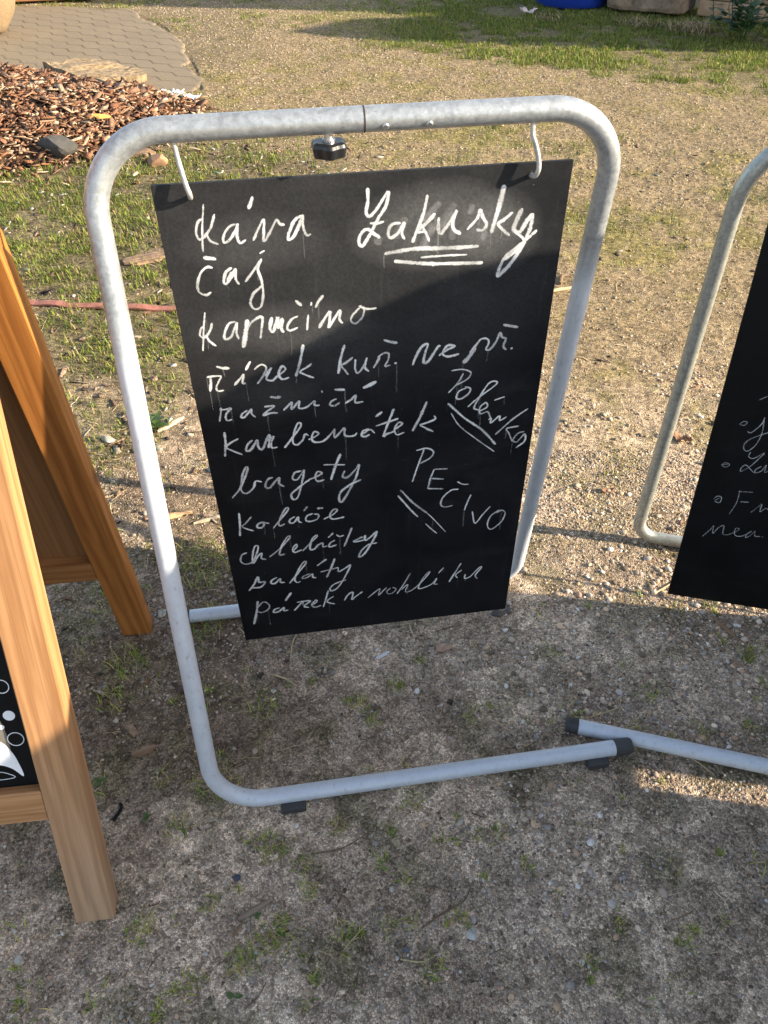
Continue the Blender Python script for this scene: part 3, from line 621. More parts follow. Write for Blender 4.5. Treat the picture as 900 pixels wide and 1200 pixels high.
CHALK_MENU={'kava':'3.9:67 29 63 47 58 73 55 98;5.5:80 44 72 62 64 72 54 79 50 69 55 54 63 49;5.5:64 71 68 82 79 88;5.5:107 60 97 64 88 76 87 86 96 82 106 69 110 60 107 76 110 88 119 84;7.2:136 23 132 32 128 40;5.5:129 86 138 70 148 56 146 72 145 88 156 73 166 58 170 64 177 66;6.6:202 54 192 60 183 76 180 88 188 84 198 67 204 54 203 69 207 83 214 82',
'caj':'8.8:54 106 72 110;5.5:65 123 57 121 46 130 39 146 39 159 48 165 57 161;6.6:93 125 84 130 78 144 80 150 89 141 98 128 96 142 100 152;6.6:83 146 92 131;5.5:136 116 123 133 109 149;5.5:138 114 131 130 134 148 134 171 128 191 118 194 113 184 119 169 130 160 136 154;4.4:144 102 136 106',
'kapucino':'4.4:42 193 35 224 28 260;5.5:50 212 45 225 35 236 28 232 32 220 38 216;5.5:37 232 41 243 50 253;5.5:86 213 75 216 66 233 66 242 76 238 88 215 85 233 87 244;9.9:105 211 100 230 92 260;5.5:97 238 108 219 120 210 128 209 126 224 121 246;7.7:143 210 138 229 142 236 149 220 152 211 149 230;7.7:150 231 159 215 156 231 159 239;5.5:184 212 173 217 165 230 169 236 182 232;7.2:182 185 191 195;5.5:200 211 196 238;6.6:226 180 218 189 212 200;3.9:207 190 205 196;6.6:215 236 231 212 235 209 233 224 231 236 245 215 251 208 249 223 254 231;5.5:282 206 271 217 267 227 274 233 285 224 289 210 282 203 293 209 309 209',
'rizek':'6.6:44 290 54 294 65 296;5.5:26 309 40 308 50 309;6.6:32 310 30 325 27 337;5.5:50 309 39 328 40 337 50 337;5.5:68 329 81 315 86 309 82 326 88 326;6.6:100 286 95 294 90 302;5.5:104 302 116 294 124 300 117 316 106 330;5.5:120 316 132 302 122 321 131 326 141 318 155 307 150 300 143 314 148 325 160 323;7.2:188 263 181 292 171 322;5.5:199 300 191 306 179 314 188 321 201 328',
'kur':'6.6:255 270 248 294 242 324;5.5:268 295 256 304 248 309 254 319 259 328;5.5:272 299 271 318 276 326 287 311 291 298 288 316 294 325;5.5:302 319 310 305 312 296 311 307;5.5:311 298 320 292 328 294 327 306 322 317 331 316;7.2:320 267 332 272 343 275;6.6:338 312 342 314',
'vepr':'6.6:369 320 374 305 384 286 394 282 390 299 388 316 395 316 406 298 413 287 415 289;6.1:414 306 428 296 440 290 428 288 420 302 429 309 449 306;9.4:477 296 468 311 457 325;5.5:467 306 479 289 485 281 495 281 499 289 495 301 502 302 511 289 517 272 521 281 528 284 525 298 531 306;8.3:521 257 534 261 547 264;7.7:538 303 542 305',
'raznici':'5.5:37 376 40 372 36 388 33 399;5.5:37 376 48 375 56 374 46 386 46 398 55 397;5.5:83 381 74 387 71 394 76 395 86 384 90 380 89 389 95 397;7.2:124 358 133 360 143 360;5.5:112 377 129 377 116 387 109 394 122 391 134 392;5.5:144 388 157 375 160 373 158 387 170 374 173 372 171 386 183 386 194 378 199 374 198 383 207 384;3.9:212 354 213 359;7.2:234 355 252 357;5.5:237 374 228 378 225 385 233 388 242 382;5.5:251 385 261 379 270 371 269 385 283 385;9.4:283 357 295 352 307 346',
'karbenatek':'6.6:38 422 36 449 31 476;5.5:60 439 48 445 36 455 47 465 62 475;6.6:84 445 74 454 70 466 77 467 87 453 92 446 92 461 99 467 110 443 115 438 110 466;5.5:109 450 121 442 116 454 116 466 126 466;5.5:138 469 154 448 171 424 167 417 159 434 154 458 161 465 172 455 177 443 183 447;5.5:182 456 195 450 201 444 193 440 188 455 194 463 210 461 226 444 230 438 229 457 244 441 248 438 248 454 263 457 270 451;5.5:279 455 291 446 281 448 278 458 285 461 293 457;7.7:304 420 316 410;5.5:286 449 295 447 302 456;6.6:337 406 326 437 318 464 324 460 340 455;5.5:304 440 325 434 345 428;5.5:338 452 352 441 345 437 338 452 343 464 356 460;7.2:396 397 385 428 371 459;5.5:410 429 412 437 392 445 385 447 397 456 410 465',
'bagety':'5.5:30 575 48 552 67 510 64 505 55 525 49 558 58 567 72 555 78 540 89 543;6.6:110 535 100 539 94 555 102 559 114 544 122 537 120 551 129 560;5.5:164 526 151 529 146 542 154 546 166 529 169 525 162 556 152 589 143 594 140 581 152 569 170 554 177 550;5.5:175 549 192 543 201 536 193 532 188 545 192 555 205 553;7.2:238 495 228 520 217 555;4.4:205 517 224 519 245 522;6.6:244 536 239 549 248 553 264 536 271 525 265 553 251 585 236 612 230 608 234 588 254 571 274 562',
'kolace':'6.1:37 614 35 643 31 675;5.5:59 627 44 645 38 650 48 659 59 665;6.1:77 644 69 649 67 657 75 659 81 651 78 645 91 650;5.5:97 664 112 644 130 620 129 613 121 623 109 652 112 659 121 655;5.5:142 639 132 645 131 654 139 654 148 641 148 652 154 657;6.1:168 616 160 627;8.3:186 624 198 624;5.5:177 636 166 640 162 651 170 656 184 652 188 641 179 637;5.5:197 654 216 644 225 633 218 631 210 644 215 656 238 654',
'chlebicky':'5.5:38 723 27 729 23 745 30 755 45 752 58 726 62 709 56 708 49 730 47 755 59 736 67 729 65 744 74 748;5.5:81 743 104 722 127 694 124 690 111 710 102 738 113 739;5.5:128 733 138 723 138 715 130 726 133 737 148 732;5.5:149 736 166 716 181 699 179 695 168 711 165 733 174 733 182 721;5.5:181 724 191 719 191 730 200 729;5.5:214 694 203 706;5.5:216 715 206 722 204 732 219 729;5.5:220 700 226 706 235 704;6.1:252 685 243 711 234 736;5.5:266 715 272 715 254 724 262 726 278 723;6.6:278 710 278 725 290 716 302 704 293 730 277 761 265 772 267 758 283 739 302 736',
'salaty':'6.6:28 837 40 820 51 798 52 813 64 815 54 829 36 829;6.1:90 805 79 812 76 820 84 823 96 810 96 821 105 823;5.5:114 828 134 800 153 772 150 767 139 784 126 817 131 828 138 825;5.5:159 805 145 811 142 817 152 816 164 807 164 817 171 820;6.1:196 767 175 784;6.1:213 768 204 795 193 823;4.4:181 804 200 800 220 796;5.5:219 797 219 809 232 802 245 793 235 820 217 856 202 867 198 859 209 846 234 837',
'parek':'8.3:42 872 36 905 25 947;5.5:39 893 54 877 65 890 60 904 46 911 38 906;6.1:86 902 75 906 72 915 83 914 95 903 94 913 104 913;6.6:115 857 100 882;5.5:116 918 132 897 138 892 136 903;5.5:124 891 139 890 153 892 139 906 149 913;5.5:154 908 167 897 165 891 156 905 162 914 176 910;5.5:194 865 188 888 180 917;5.5:205 885 190 897 194 905 206 911;5.5:227 903 236 886 247 880 244 902 253 894 268 881',
'rohliku':'4.6:279 904 297 886 306 879 303 899 312 888 321 877;4.6:330 880 322 889 324 898 334 897 342 886 334 878;4.6:373 839 362 866 344 902;4.6:354 890 364 878 368 876 363 898 376 896 394 878 415 846 413 843 401 861 392 892 411 889 424 880 432 866 427 883 435 885;4.6:446 834 435 850;5.5:484 826 473 853 460 883;4.6:487 848 474 862 479 873;4.6:496 863 495 876 507 873 525 848 531 847 519 870 524 883',
'polevka':'4.6:459 345 449 365 434 383;4.6:437 338 456 337 472 345 466 358 446 369;4.6:466 376 453 382 449 395 458 398 471 388 473 378 463 373;4.6:471 417 492 397 520 374 516 367 505 372 492 397 483 420 492 426;4.6:492 430 507 421 504 411 494 421 496 435 509 432 516 447;4.6:519 408 538 402;4.6:512 450 517 447 517 458 532 444 534 454 546 447;5:585 433 557 455 528 486;4.6:572 471 549 474 554 485 563 506;5:584 485 572 488 564 502 572 508 585 491 587 508 572 522;5.9:434 405 468 442 502 472 531 509;3.6:441 427 459 458 494 493 530 526',
'pecivo':'4.6:394 504 383 542 373 581;4.6:379 505 399 502 412 512 406 526 387 537;4.6:415 555 408 578 404 603;4.6:415 555 441 557;4.6:410 577 435 582;4.6:404 602 435 607;4.6:466 612 451 613 435 630 432 649 441 656 456 654;4.6:462 592 473 600 486 602;4.6:492 630 486 650 481 671;4.6:498 676 506 710 520 689 535 667;4.6:555 680 538 695 533 719 542 733 561 716 568 692 560 682 549 688;5.9:350 598 375 635 404 667;3.2:404 667 417 684 445 726;5.9:345 612 371 654 386 675;3.6:402 696 413 711 427 728',
'zakusky':'6.1:299 21 299 39 296 55 300 62 310 54 328 29 325 48 314 65 306 80 299 92 289 106 284 100 288 86 298 81 308 89 316 95;4.4:301 72 312 73 322 71;6.1:347 75 334 76 328 88 332 96 343 90 352 75 349 90 353 100;6.6:386 36 381 62 365 106;7.7:399 64 384 79 371 88;5.5:377 77 387 96 391 106;5:370 91 385 90;6.6:404 70 404 86 408 95 418 83 431 62 426 76 428 90 439 98;6.1:448 92 463 75 466 63 472 76 478 86 472 94 462 92;8.8:500 29 495 59 486 100;6.6:517 70 505 80 496 86 503 95 516 106;8.8:531 65 524 83 521 96 531 101 541 84 549 74;7.7:549 74 546 100 534 130 520 153 502 172;6.6:502 172 505 156 513 138 533 122 558 100;6.6:522 98 540 119 511 144;7.7:322 120 370 116 416 118 468 119;3.9:378 130 416 130 451 131;7.2:337 133 390 141 437 144 477 146'}
CHALK_SECOND={'second':'3.1:77 455 92 444;2.5:52 517 58 509 66 509 63 517 54 517;3.1:98 493 96 509 81 532 72 531;3.1:98 499 102 530 97 560 84 578 74 571 76 556 88 544 117 526;2.5:39 620 46 613 56 617 49 624 40 620 53 616;3.1:91 579 90 591 101 594 119 578 110 596 98 616 83 630 82 621 90 613 111 630;3.1:122 611 112 621 114 629 125 622 131 607 132 625 141 618;2.5:43 710 50 701 59 703 58 717 47 715 55 705;3.1:93 678 94 711 86 744;3.1:90 682 122 679;3.1:101 708 120 706;3.1:130 733 143 713 148 707 149 727 159 716 169 723;3.1:42 816 56 792 60 782 63 803 72 785 82 778 85 800 96 801 110 791 117 781 109 781 111 798 123 801 136 793;3.1:145 782 137 792 137 802 146 793 152 781 155 794 167 793;4.1:170 794 173 794;5:164 974 181 967;2.8:196 978 214 958'}


# ---------------------------------------------------------------- tubular pavement signs
def frame_m(O, x, up):
    """matrix with local x along x, local z along up, local y pointing away from the viewer"""
    x = Vector(x).normalized(); z = Vector(up); z = (z-x*z.dot(x)).normalized(); y = z.cross(x)
    mm = Matrix((x, y, z)).transposed().to_4x4(); mm.translation = O; return mm
def tube_obj(name, corners, radii_, material, parent, rad=0.0165, label=None):
    pts = [Vector(corners[0])]
    P = [Vector(c) for c in corners]
    # fillet each inner corner with its own radius
    full = fillet(corners, radii_) if not isinstance(radii_, (list, tuple)) else None
    if full is None:
        mid = P[1].lerp(P[2], 0.5)
        a = fillet([P[0], P[1], mid], radii_[0]); b_ = fillet([mid, P[2], P[3]], radii_[1]); full = a + b_[1:]
    bm = bmesh.new(); sweep(bm, full, rad, 28)
    o = obj_bm(name, bm, material, parent, smooth=True)
    if label: o['label'] = label
    return o
def plug(parent, p, d, material=M_RUBBER, r=0.0175, L=0.028):
    """rubber end cap over a tube end at p pointing along d"""
    d = Vector(d).normalized(); p = Vector(p)
    bm = bmesh.new(); sweep(bm, [p-d*0.010, p-d*0.0095, p+d*(L-0.004), p+d*L], r, 24, radii=[r*0.97, r, r*0.98, r*0.86])
    return obj_bm('end_plug', bm, material, parent, smooth=False)
def pad(parent, x, y, L=0.05):
    bm = bmesh.new(); box(bm, x-L/2, x+L/2, y-0.031, y+0.020, -0.003, 0.016, 0.003)
    return obj_bm('rubber_foot', bm, M_RUBBER, parent)

ZB = 1.187; U8 = Vector((math.cos(R(8)), math.sin(R(8)), 0)); N8 = Vector((-math.sin(R(8)), math.cos(R(8)), 0)); DB = 1.1094
sign = empty('pavement_sign_stand', N8*DB + U8*0.14, R(8))
tag(sign, 'white and galvanised tubular sign frame in the middle, holding the menu board on two hooks', 'sign stand')
s0 = -0.14
tube_obj('tube_half', [(0.133+s0, 0, ZB), (-0.235+s0, 0, ZB), (-0.238+s0, -0.331, 0.021), (0.606+s0, -0.331, 0.021)], (0.105, 0.10), M_TUBE, sign, label='front half of the tube frame with the long foot on the gravel')
tube_obj('tube_half', [(0.1352+s0, 0, ZB), (0.500+s0, 0, ZB), (0.518+s0, 0.174, 0.019), (-0.318+s0, 0.174, 0.019)], (0.105, 0.08), M_TUBE, sign, label='rear half of the tube frame leaning back behind the board')
bm = bmesh.new(); sweep(bm, [(0.1330+s0, 0, ZB), (0.1350+s0, 0, ZB)], 0.0168, 28); obj_bm('joint_gap', bm, M_RUST, sign)
plug(sign, (0.606+s0, -0.331, 0.021), (1, 0, 0)); plug(sign, (-0.318+s0, 0.174, 0.019), (-1, 0, 0))
pad(sign, -0.085+s0, -0.331); pad(sign, 0.556+s0, -0.331, 0.046)
# clamp knob under the joint
kn = bmesh.new(); K = 60; hk = 0.019
prof = [(0.006, 0.0), (0.019, 0.0), (0.0245, -0.002), (0.026, -0.006), (0.0235, -hk), (0.012, -hk)]
rings = []
for r_, z_ in prof:
    rings.append([kn.verts.new((r_*(1-0.13*(r_ > 0.015)*(0.5+0.5*math.cos(6*a)))*math.cos(a), r_*(1-0.13*(r_ > 0.015)*(0.5+0.5*math.cos(6*a)))*math.sin(a), z_)) for a in (2*math.pi*k/K for k in range(K))])
for a, b_ in zip(rings, rings[1:]):
    for k in range(K): kn.faces.new((a[k], b_[k], b_[(k+1) % K], a[(k+1) % K]))
kn.faces.new(rings[-1]); kn.faces.new(list(reversed(rings[0])))
kz = ZB-0.0165-0.0075
knob = obj_bm('clamp_knob', kn, M_KNOB, sign, matrix=Matrix.Translation((0.0855+s0, -0.002, kz)))
bm = bmesh.new(); sweep(bm, [(0, 0, 0.012), (0, 0, 0.003), (0, 0, 0.0025), (0, 0, -0.001)], 0.006, 16, radii=[0.0062, 0.0062, 0.009, 0.009]); obj_bm('bolt', bm, M_BOLT, knob, smooth=False)
for u_ in (0.162, 0.222):
    d = Vector((0, -math.cos(R(22)), -math.sin(R(22)))); p = Vector((u_+s0, 0, ZB))+d*0.0158
    bm = bmesh.new(); sweep(bm, [p, p+d*0.0018, p+d*0.003, p+d*0.0031, p+d*0.0016], 0.0045, 16, radii=[0.0048, 0.0048, 0.0036, 0.0016, 0.0014]); obj_bm('screw', bm, M_BOLT, sign, smooth=False)
for pts in ([(-0.120, -0.003, -0.325), (-0.1185, -0.005, -0.345), (-0.1155, -0.010, -0.364), (-0.1125, -0.0145, -0.381), (-0.110, -0.0165, -0.3895), (-0.1095, -0.0145, -0.3955), (-0.110, -0.009, -0.399), (-0.1105, -0.003, -0.400), (-0.1105, 0.006, -0.400)],
            [(0.3705, -0.003, -0.327), (0.371, -0.006, -0.343), (0.3745, -0.010, -0.353), (0.379, -0.0125, -0.366), (0.382, -0.016, -0.381), (0.3815, -0.017, -0.389), (0.3795, -0.0145, -0.396), (0.378, -0.009, -0.399), (0.377, -0.003, -0.400), (0.377, 0.006, -0.400)]):
    q = catmull([np.array((p[0]+s0, p[1], p[2]+1.5)) for p in pts], 0.003)
    bm = bmesh.new(); sweep(bm, [Vector(v) for v in q], 0.0036, 12); obj_bm('hook', bm, M_HOOK, sign, smooth=True)

def chalkboard(name, mtx, W_, H_, material, label, cat='chalkboard'):
    bm = bmesh.new(); box(bm, 0, W_, -0.002, 0.004, -H_, 0, 0.0006, 1)
    o = obj_bm(name, bm, material, matrix=mtx); tag(o, label, cat)
    return o
bmx = frame_m(N8*DB + U8*(-0.1616) + Vector((0, 0, 1.5-0.3822)), U8, (0, 0, 1))
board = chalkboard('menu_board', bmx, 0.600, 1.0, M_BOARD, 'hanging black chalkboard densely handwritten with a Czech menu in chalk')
menu = parse(CHALK_MENU)
for i_, key in enumerate(CHALK_MENU): ribbons('chalk_word', parse({key: CHALK_MENU[key]}), M_CHALK, board, -0.0022, 1.0 if key == 'zakusky' else 0.86, 3+i_)
for hx_, hz_ in ((0.0515, -0.0178), (0.5388, -0.0178)):
    bm = bmesh.new(); sweep(bm, [(hx_, -0.00215, hz_), (hx_, -0.0010, hz_)], 0.0062, 20); obj_bm('hole_eyelet', bm, M_KNOB, board)
# rain drips and rubbed chalk under the lines
dr = []; r_ = random.Random(5)
for wd, fl in menu:
    if r_.random() < 0.35:
        i = r_.randrange(0, len(fl)//2)*2; x, y = fl[i], fl[i+1]
        if y > 930: continue
        L = r_.uniform(12, 60); dr.append((r_.uniform(1.4, 4.0), [x, y, x+r_.uniform(-1, 1), y+L*0.5, x+r_.uniform(-1.5, 1.5), min(y+L, 985)]))
for _ in range(10):                                                # half wiped older strokes under the heading
    x, y = r_.uniform(300, 500), r_.uniform(40, 95); a = r_.uniform(0.9, 1.4); L = r_.uniform(12, 45)
    dr.append((r_.uniform(9, 17), [x, y, x-L*math.cos(a)*.5, y+L*math.sin(a)*.5, x-L*math.cos(a)+2, y+L*math.sin(a)]))
tag(ribbons('chalk_smears', dr, M_SMEAR, board, -0.0021, 1.0, 9, 0.42), kind='stuff')

# second sign, on the right
PH = R(-14.8092); U2 = Vector((math.cos(PH), math.sin(PH), 0)); N2 = Vector((-math.sin(PH), math.cos(PH), 0)); O2 = Vector((0.9, 1.4383, 0)); ZB2 = 1.0669
sign2 = empty('pavement_sign_stand', O2 + U2*0.16, PH)
tag(sign2, 'grey weathered tubular sign frame cut off by the right edge, holding the clean dark board', 'sign stand')
o2 = -0.16
tube_obj('tube_half', [(0.165+o2, 0, ZB2), (-0.2188+o2, 0, ZB2), (-0.2188+o2, 0.0042, 0.019), (0.62+o2, 0.0042, 0.019)], (0.15, 0.055), M_TUBE2, sign2)
tube_obj('tube_half', [(0.167+o2, 0, ZB2), (0.53+o2, 0, ZB2), (0.53+o2, -0.6371, 0.019), (-0.341+o2, -0.6371, 0.019)], (0.15, 0.10), M_TUBE, sign2)
bm = bmesh.new(); sweep(bm, [(0.1645+o2, 0, ZB2), (0.1675+o2, 0, ZB2)], 0.0171, 28); obj_bm('joint_gap', bm, M_RUST, sign2)
plug(sign2, (-0.341+o2, -0.6371, 0.019), (-1, 0, 0), L=0.016); plug(sign2, (0.62+o2, 0.0042, 0.019), (1, 0, 0))
pad(sign2, 0.45+o2, -0.6371)
SW = R(-10.1779); dn = N2*math.sin(SW) - Vector((0, 0, 1))*math.cos(SW); RO = 0.0218
Ob = O2 + U2*(-0.1579) + Vector((0, 0, ZB2)) + dn*0.07
mt2 = frame_m(Ob, U2, -(dn + U2*math.sin(RO)))
# keep the board's left edge exact, square the top edge to it
zz = -(dn+U2*math.sin(RO)).normalized(); xx = (U2-zz*U2.dot(zz)).normalized(); yy = zz.cross(xx)
mt2 = Matrix((xx, yy, zz)).transposed().to_4x4(); mt2.translation = Ob
board2 = chalkboard('menu_board', mt2, 0.600, 1.001, M_BOARD2, 'tilted clean black chalkboard with thin chalk bullet points, cut off at the right')
st2 = parse(CHALK_SECOND)
for a_, b_ in ((0, 1), (1, 2), (2, 4), (4, 5), (5, 7), (7, 8), (8, 12), (12, 15)): ribbons('chalk_word', st2[a_:b_], M_CHALK, board2, -0.0022, 0.9, 5+a_, 0.55)
for hx in (0.05, 0.55):
    top = Vector((hx-0.1579+o2, 0, ZB2-0.012)); mid = sign2.matrix_basis.inverted() @ (mt2 @ Vector((hx, -0.012, -0.004))); tip = sign2.matrix_basis.inverted() @ (mt2 @ Vector((hx, 0.004, -0.018)))
    elb = sign2.matrix_basis.inverted() @ (mt2 @ Vector((hx, -0.012, -0.016)))
    q = catmull([np.array(v[:]) for v in (top, top.lerp(mid, .5), mid, elb, tip)], 0.003); bm = bmesh.new(); sweep(bm, [Vector(v) for v in q], 0.0036, 12); obj_bm('hook', bm, M_HOOK, sign2, smooth=True)

# ---------------------------------------------------------------- wooden sandwich board at the left
wa = empty('sandwich_board', (-0.80, 0.86, 0))
tag(wa, 'orange brown timber sandwich board at the left edge with white printed black panel', 'sandwich board')
UW = Vector((math.cos(R(6)), math.sin(R(6)), 0)); W0 = wa.location
Ff = Vector((-0.5020, 0.5338, 0.0)); lf = Vector((-0.0378, 0.3594, 0.9324)); Rr = Vector((-0.5755, 1.1914, 0.0)); lr = Vector((0.0089, -0.0843, 0.9964))
mf = frame_m(Ff-W0, UW, lf); mr = frame_m(Rr-W0, UW, lr)
def part(name, dims, material, mm, parent=wa, bev=0.0025, shift=(0, 0, 0)):
    c = Vector(((dims[0]+dims[1])/2, (dims[2]+dims[3])/2, (dims[4]+dims[5])/2))
    d = (dims[0]-c.x, dims[1]-c.x, dims[2]-c.y, dims[3]-c.y, dims[4]-c.z, dims[5]-c.z)
    return box_obj(name, d, material, parent, bev, mm @ Matrix.Translation(c))
WS = 0.62
# front panel frame
leg = part('leg', (-0.071, -0.002, 0.0, 0.042, -0.004, 1.44), M_WOOD_L, mf)
part('leg', (-WS, -WS+0.069, 0.0, 0.042, -0.004, 1.44), M_WOOD_L, mf)
part('rail', (-WS+0.0695, -0.0715, 0.001, 0.040, 0.238, 0.300), M_WOOD_X, mf)
part('rail', (-WS+0.0695, -0.0715, 0.001, 0.040, 1.37, 1.43), M_WOOD_X, mf)
fp = part('chalk_panel', (-WS+0.0705, -0.0725, 0.020, 0.028, 0.301, 1.369), M_BOARD2, mf, bev=0.0)
def flat_poly(name, pts, material, y, parent, mm):
    bm = bmesh.new(); vs_ = [bm.verts.new((p[0], y, p[1])) for p in pts]; f = bm.faces.new(vs_)
    r = bmesh.ops.extrude_face_region(bm, geom=[f]); bmesh.ops.translate(bm, vec=(0, 0.0006, 0), verts=[v for v in r['geom'] if isinstance(v, bmesh.types.BMVert)])
    bmesh.ops.recalc_face_normals(bm, faces=bm.faces)
    return obj_bm(name, bm, material, parent, matrix=mm)
def ring_poly(name, cx, cz, rx, rz, wd, material, y, parent, mm, n=40):
    bm = bmesh.new(); A = []; B_ = []
    for k in range(n):
        a = 2*math.pi*k/n; A.append(bm.verts.new((cx+rx*math.cos(a), y, cz+rz*math.sin(a)))); B_.append(bm.verts.new((cx+(rx-wd)*math.cos(a), y, cz+(rz-wd)*math.sin(a))))
    for k in range(n): bm.faces.new((A[k], A[(k+1) % n], B_[(k+1) % n], B_[k]))
    r = bmesh.ops.extrude_face_region(bm, geom=bm.faces[:]); bmesh.ops.translate(bm, vec=(0, 0.0006, 0), verts=[v for v in r['geom'] if isinstance(v, bmesh.types.BMVert)])
    bmesh.ops.recalc_face_normals(bm, faces=bm.faces)
    return obj_bm(name, bm, material, parent, matrix=mm)
inv = fp.matrix_basis.inverted() @ mf; yd = 0.0192
# positions on the panel plane 20 mm behind the frame face
def sh(p): return (p[0]-0.006, p[1]-0.012)
def circ(cx, cz, r, n=28): return [(cx+r*math.cos(2*math.pi*k/n), cz+r*math.sin(2*math.pi*k/n)) for k in range(n)]
c_ = sh((-0.091, 0.512)); ring_poly('printed_ring', c_[0], c_[1], 0.012, 0.013, 0.0014, M_WPAINT, yd, fp, inv)
c_ = sh((-0.0915, 0.456)); flat_poly('printed_dot', circ(*c_, 0.0095), M_WPAINT, yd, fp, inv)
c_ = sh((-0.091, 0.409)); ring_poly('printed_ring', c_[0], c_[1], 0.0135, 0.0135, 0.0013, M_WPAINT, yd, fp, inv)
c_ = sh((-0.108, 0.435)); flat_poly('printed_dot', circ(*c_, 0.0045), M_WPAINT, yd, fp, inv)
flat_poly('printed_band', [sh(p) for p in ((-0.17, 0.46), (-0.112, 0.458), (-0.1055, 0.44), (-0.103, 0.412), (-0.1035, 0.388), (-0.108, 0.36), (-0.17, 0.36))], M_GPAINT, yd+0.0001, fp, inv)
pt = catmull([sh(p) for p in ((-0.150, 0.420), (-0.118, 0.408), (-0.103, 0.385), (-0.096, 0.358), (-0.094, 0.333), (-0.108, 0.350), (-0.125, 0.360), (-0.150, 0.366))], 0.004)
flat_poly('printed_petal', pt, M_WPAINT, yd-0.0004, fp, inv)
lf_ = catmull([sh(p) for p in ((-0.140, 0.347), (-0.124, 0.344), (-0.108, 0.333), (-0.124, 0.330), (-0.140, 0.330))], 0.004)
lo = [(p[0], p[1]) for p in lf_]
bm = bmesh.new(); sweep(bm, [Vector((p[0], yd+0.0004, p[1])) for p in lo], 0.0006, 6); obj_bm('printed_leaf', bm, M_WPAINT, fp, matrix=inv)
# rear panel frame
part('leg', (-0.070, -0.001, 0.0, 0.042, -0.002, 1.40), M_WOOD_RL, mr)
part('leg', (-WS, -WS+0.069, 0.0, 0.042, -0.002, 1.40), M_WOOD_RL, mr)
part('rail', (-WS+0.0695, -0.0705, 0.001, 0.040, 0.222, 0.280), M_WOOD_RX, mr)
part('rail', (-WS+0.0695, -0.0705, 0.001, 0.040, 1.33, 1.39), M_WOOD_RX, mr)
part('back_panel', (-WS+0.0700, -0.0710, 0.028, 0.034, 0.2805, 1.3295), M_PLY, mr, bev=0.0)
for hx in (-0.12, -0.50):
    p = Vector((hx, 0.02, 1.445)); bm = bmesh.new(); a = mf @ p; b_ = mr @ Vector((hx, 0.02, 1.405)); sweep(bm, [a-UW*0.02, a+UW*0.02], 0.008, 12); obj_bm('hinge', bm, M_BOLT, wa, smooth=False)

# ---------------------------------------------------------------- single things lying on the ground
def hz(x, y): return float(H(np.array([x]), np.array([y]))[0])
def stone(name, x, y, size, colr, label, cat='stone', rough=0.9, rz=0.0, seed=1, sink=0.25):
    bm = bmesh.new(); bmesh.ops.create_icosphere(bm, subdivisions=3, radius=1.0)
    rr = random.Random(seed); pl = [(Vector((rr.uniform(-1, 1), rr.uniform(-1, 1), rr.uniform(-.6, 1))).normalized(), rr.uniform(.45, .8)) for _ in range(12)]
    for v in bm.verts:
        for nrm, dd in pl:
            e = v.co.dot(nrm)-dd
            if e > 0: v.co -= nrm*e*0.9
        v.co += v.co.normalized()*0.05*(vn(v.co.x*3+seed, v.co.y*3+v.co.z*2, 0.4, seed)-0.5)
        v.co.x *= size[0]; v.co.y *= size[1]; v.co.z *= size[2]
    o = obj_bm(name, bm, plain(name+'_mat', colr, rough, var=0.25, scale=max(20, 0.6/size[0]), bmp=size[0]*0.06))
    o.location = (x, y, hz(x, y)+size[2]*(1-2*sink)*0.6); o.rotation_euler = (0, 0, rz); return tag(o, label, cat)
stone('stone', -0.14, 0.41, (0.013, 0.008, 0.007), (0.34, 0.25, 0.17), 'small brown angular stone at the bottom below the twig shaped wood chip', rz=-0.5, seed=3)
stone('stone', -0.655, 0.462, (0.010, 0.012, 0.007), (0.42, 0.38, 0.33), 'pale beige stone at the bottom left corner', seed=4)
stone('stone', 0.285, 1.245, (0.020, 0.017, 0.008), (0.075, 0.065, 0.06), 'dark flat stone lying against the lower right corner of the menu board', seed=5, rz=0.5)
stone('stone', 0.312, 1.255, (0.008, 0.014, 0.009), (0.10, 0.10, 0.11), 'small slate grey stone beside the dark flat stone by the menu board', seed=6, rz=-0.4)
stone('stone', 0.15, 0.50, (0.014, 0.012, 0.006), (0.42, 0.40, 0.37), 'whitish flat stone lying in the foreground grit', seed=8)
stone('stone', 0.03, 0.475, (0.008, 0.006, 0.005), (0.12, 0.13, 0.15), 'small bluish slate pebble in the foreground grit', seed=9)
stone('stone', -0.885, 1.98, (0.030, 0.024, 0.012), (0.34, 0.31, 0.26), 'flat grey stone in the grass between timber leg and tube', seed=10)
stone('stone', -1.86, 4.66, (0.135, 0.11, 0.07), (0.062, 0.058, 0.050), 'dark grey rounded stone at the front of the bark heap', seed=11, sink=0.2)
stone('stone', -1.27, 4.56, (0.075, 0.06, 0.055), (0.30, 0.17, 0.095), 'reddish lump of bark beside the top left bend of the tube', cat='bark lump', seed=12)
stone('stone', -0.29, 0.605, (0.012, 0.008, 0.005), (0.055, 0.06, 0.075), 'dark blue grey shard in front of the left rubber foot', seed=14)
stone('stone', 0.75, 0.585, (0.015, 0.012, 0.007), (0.40, 0.35, 0.29), 'cream stone near the right edge of the foreground gravel', seed=15)

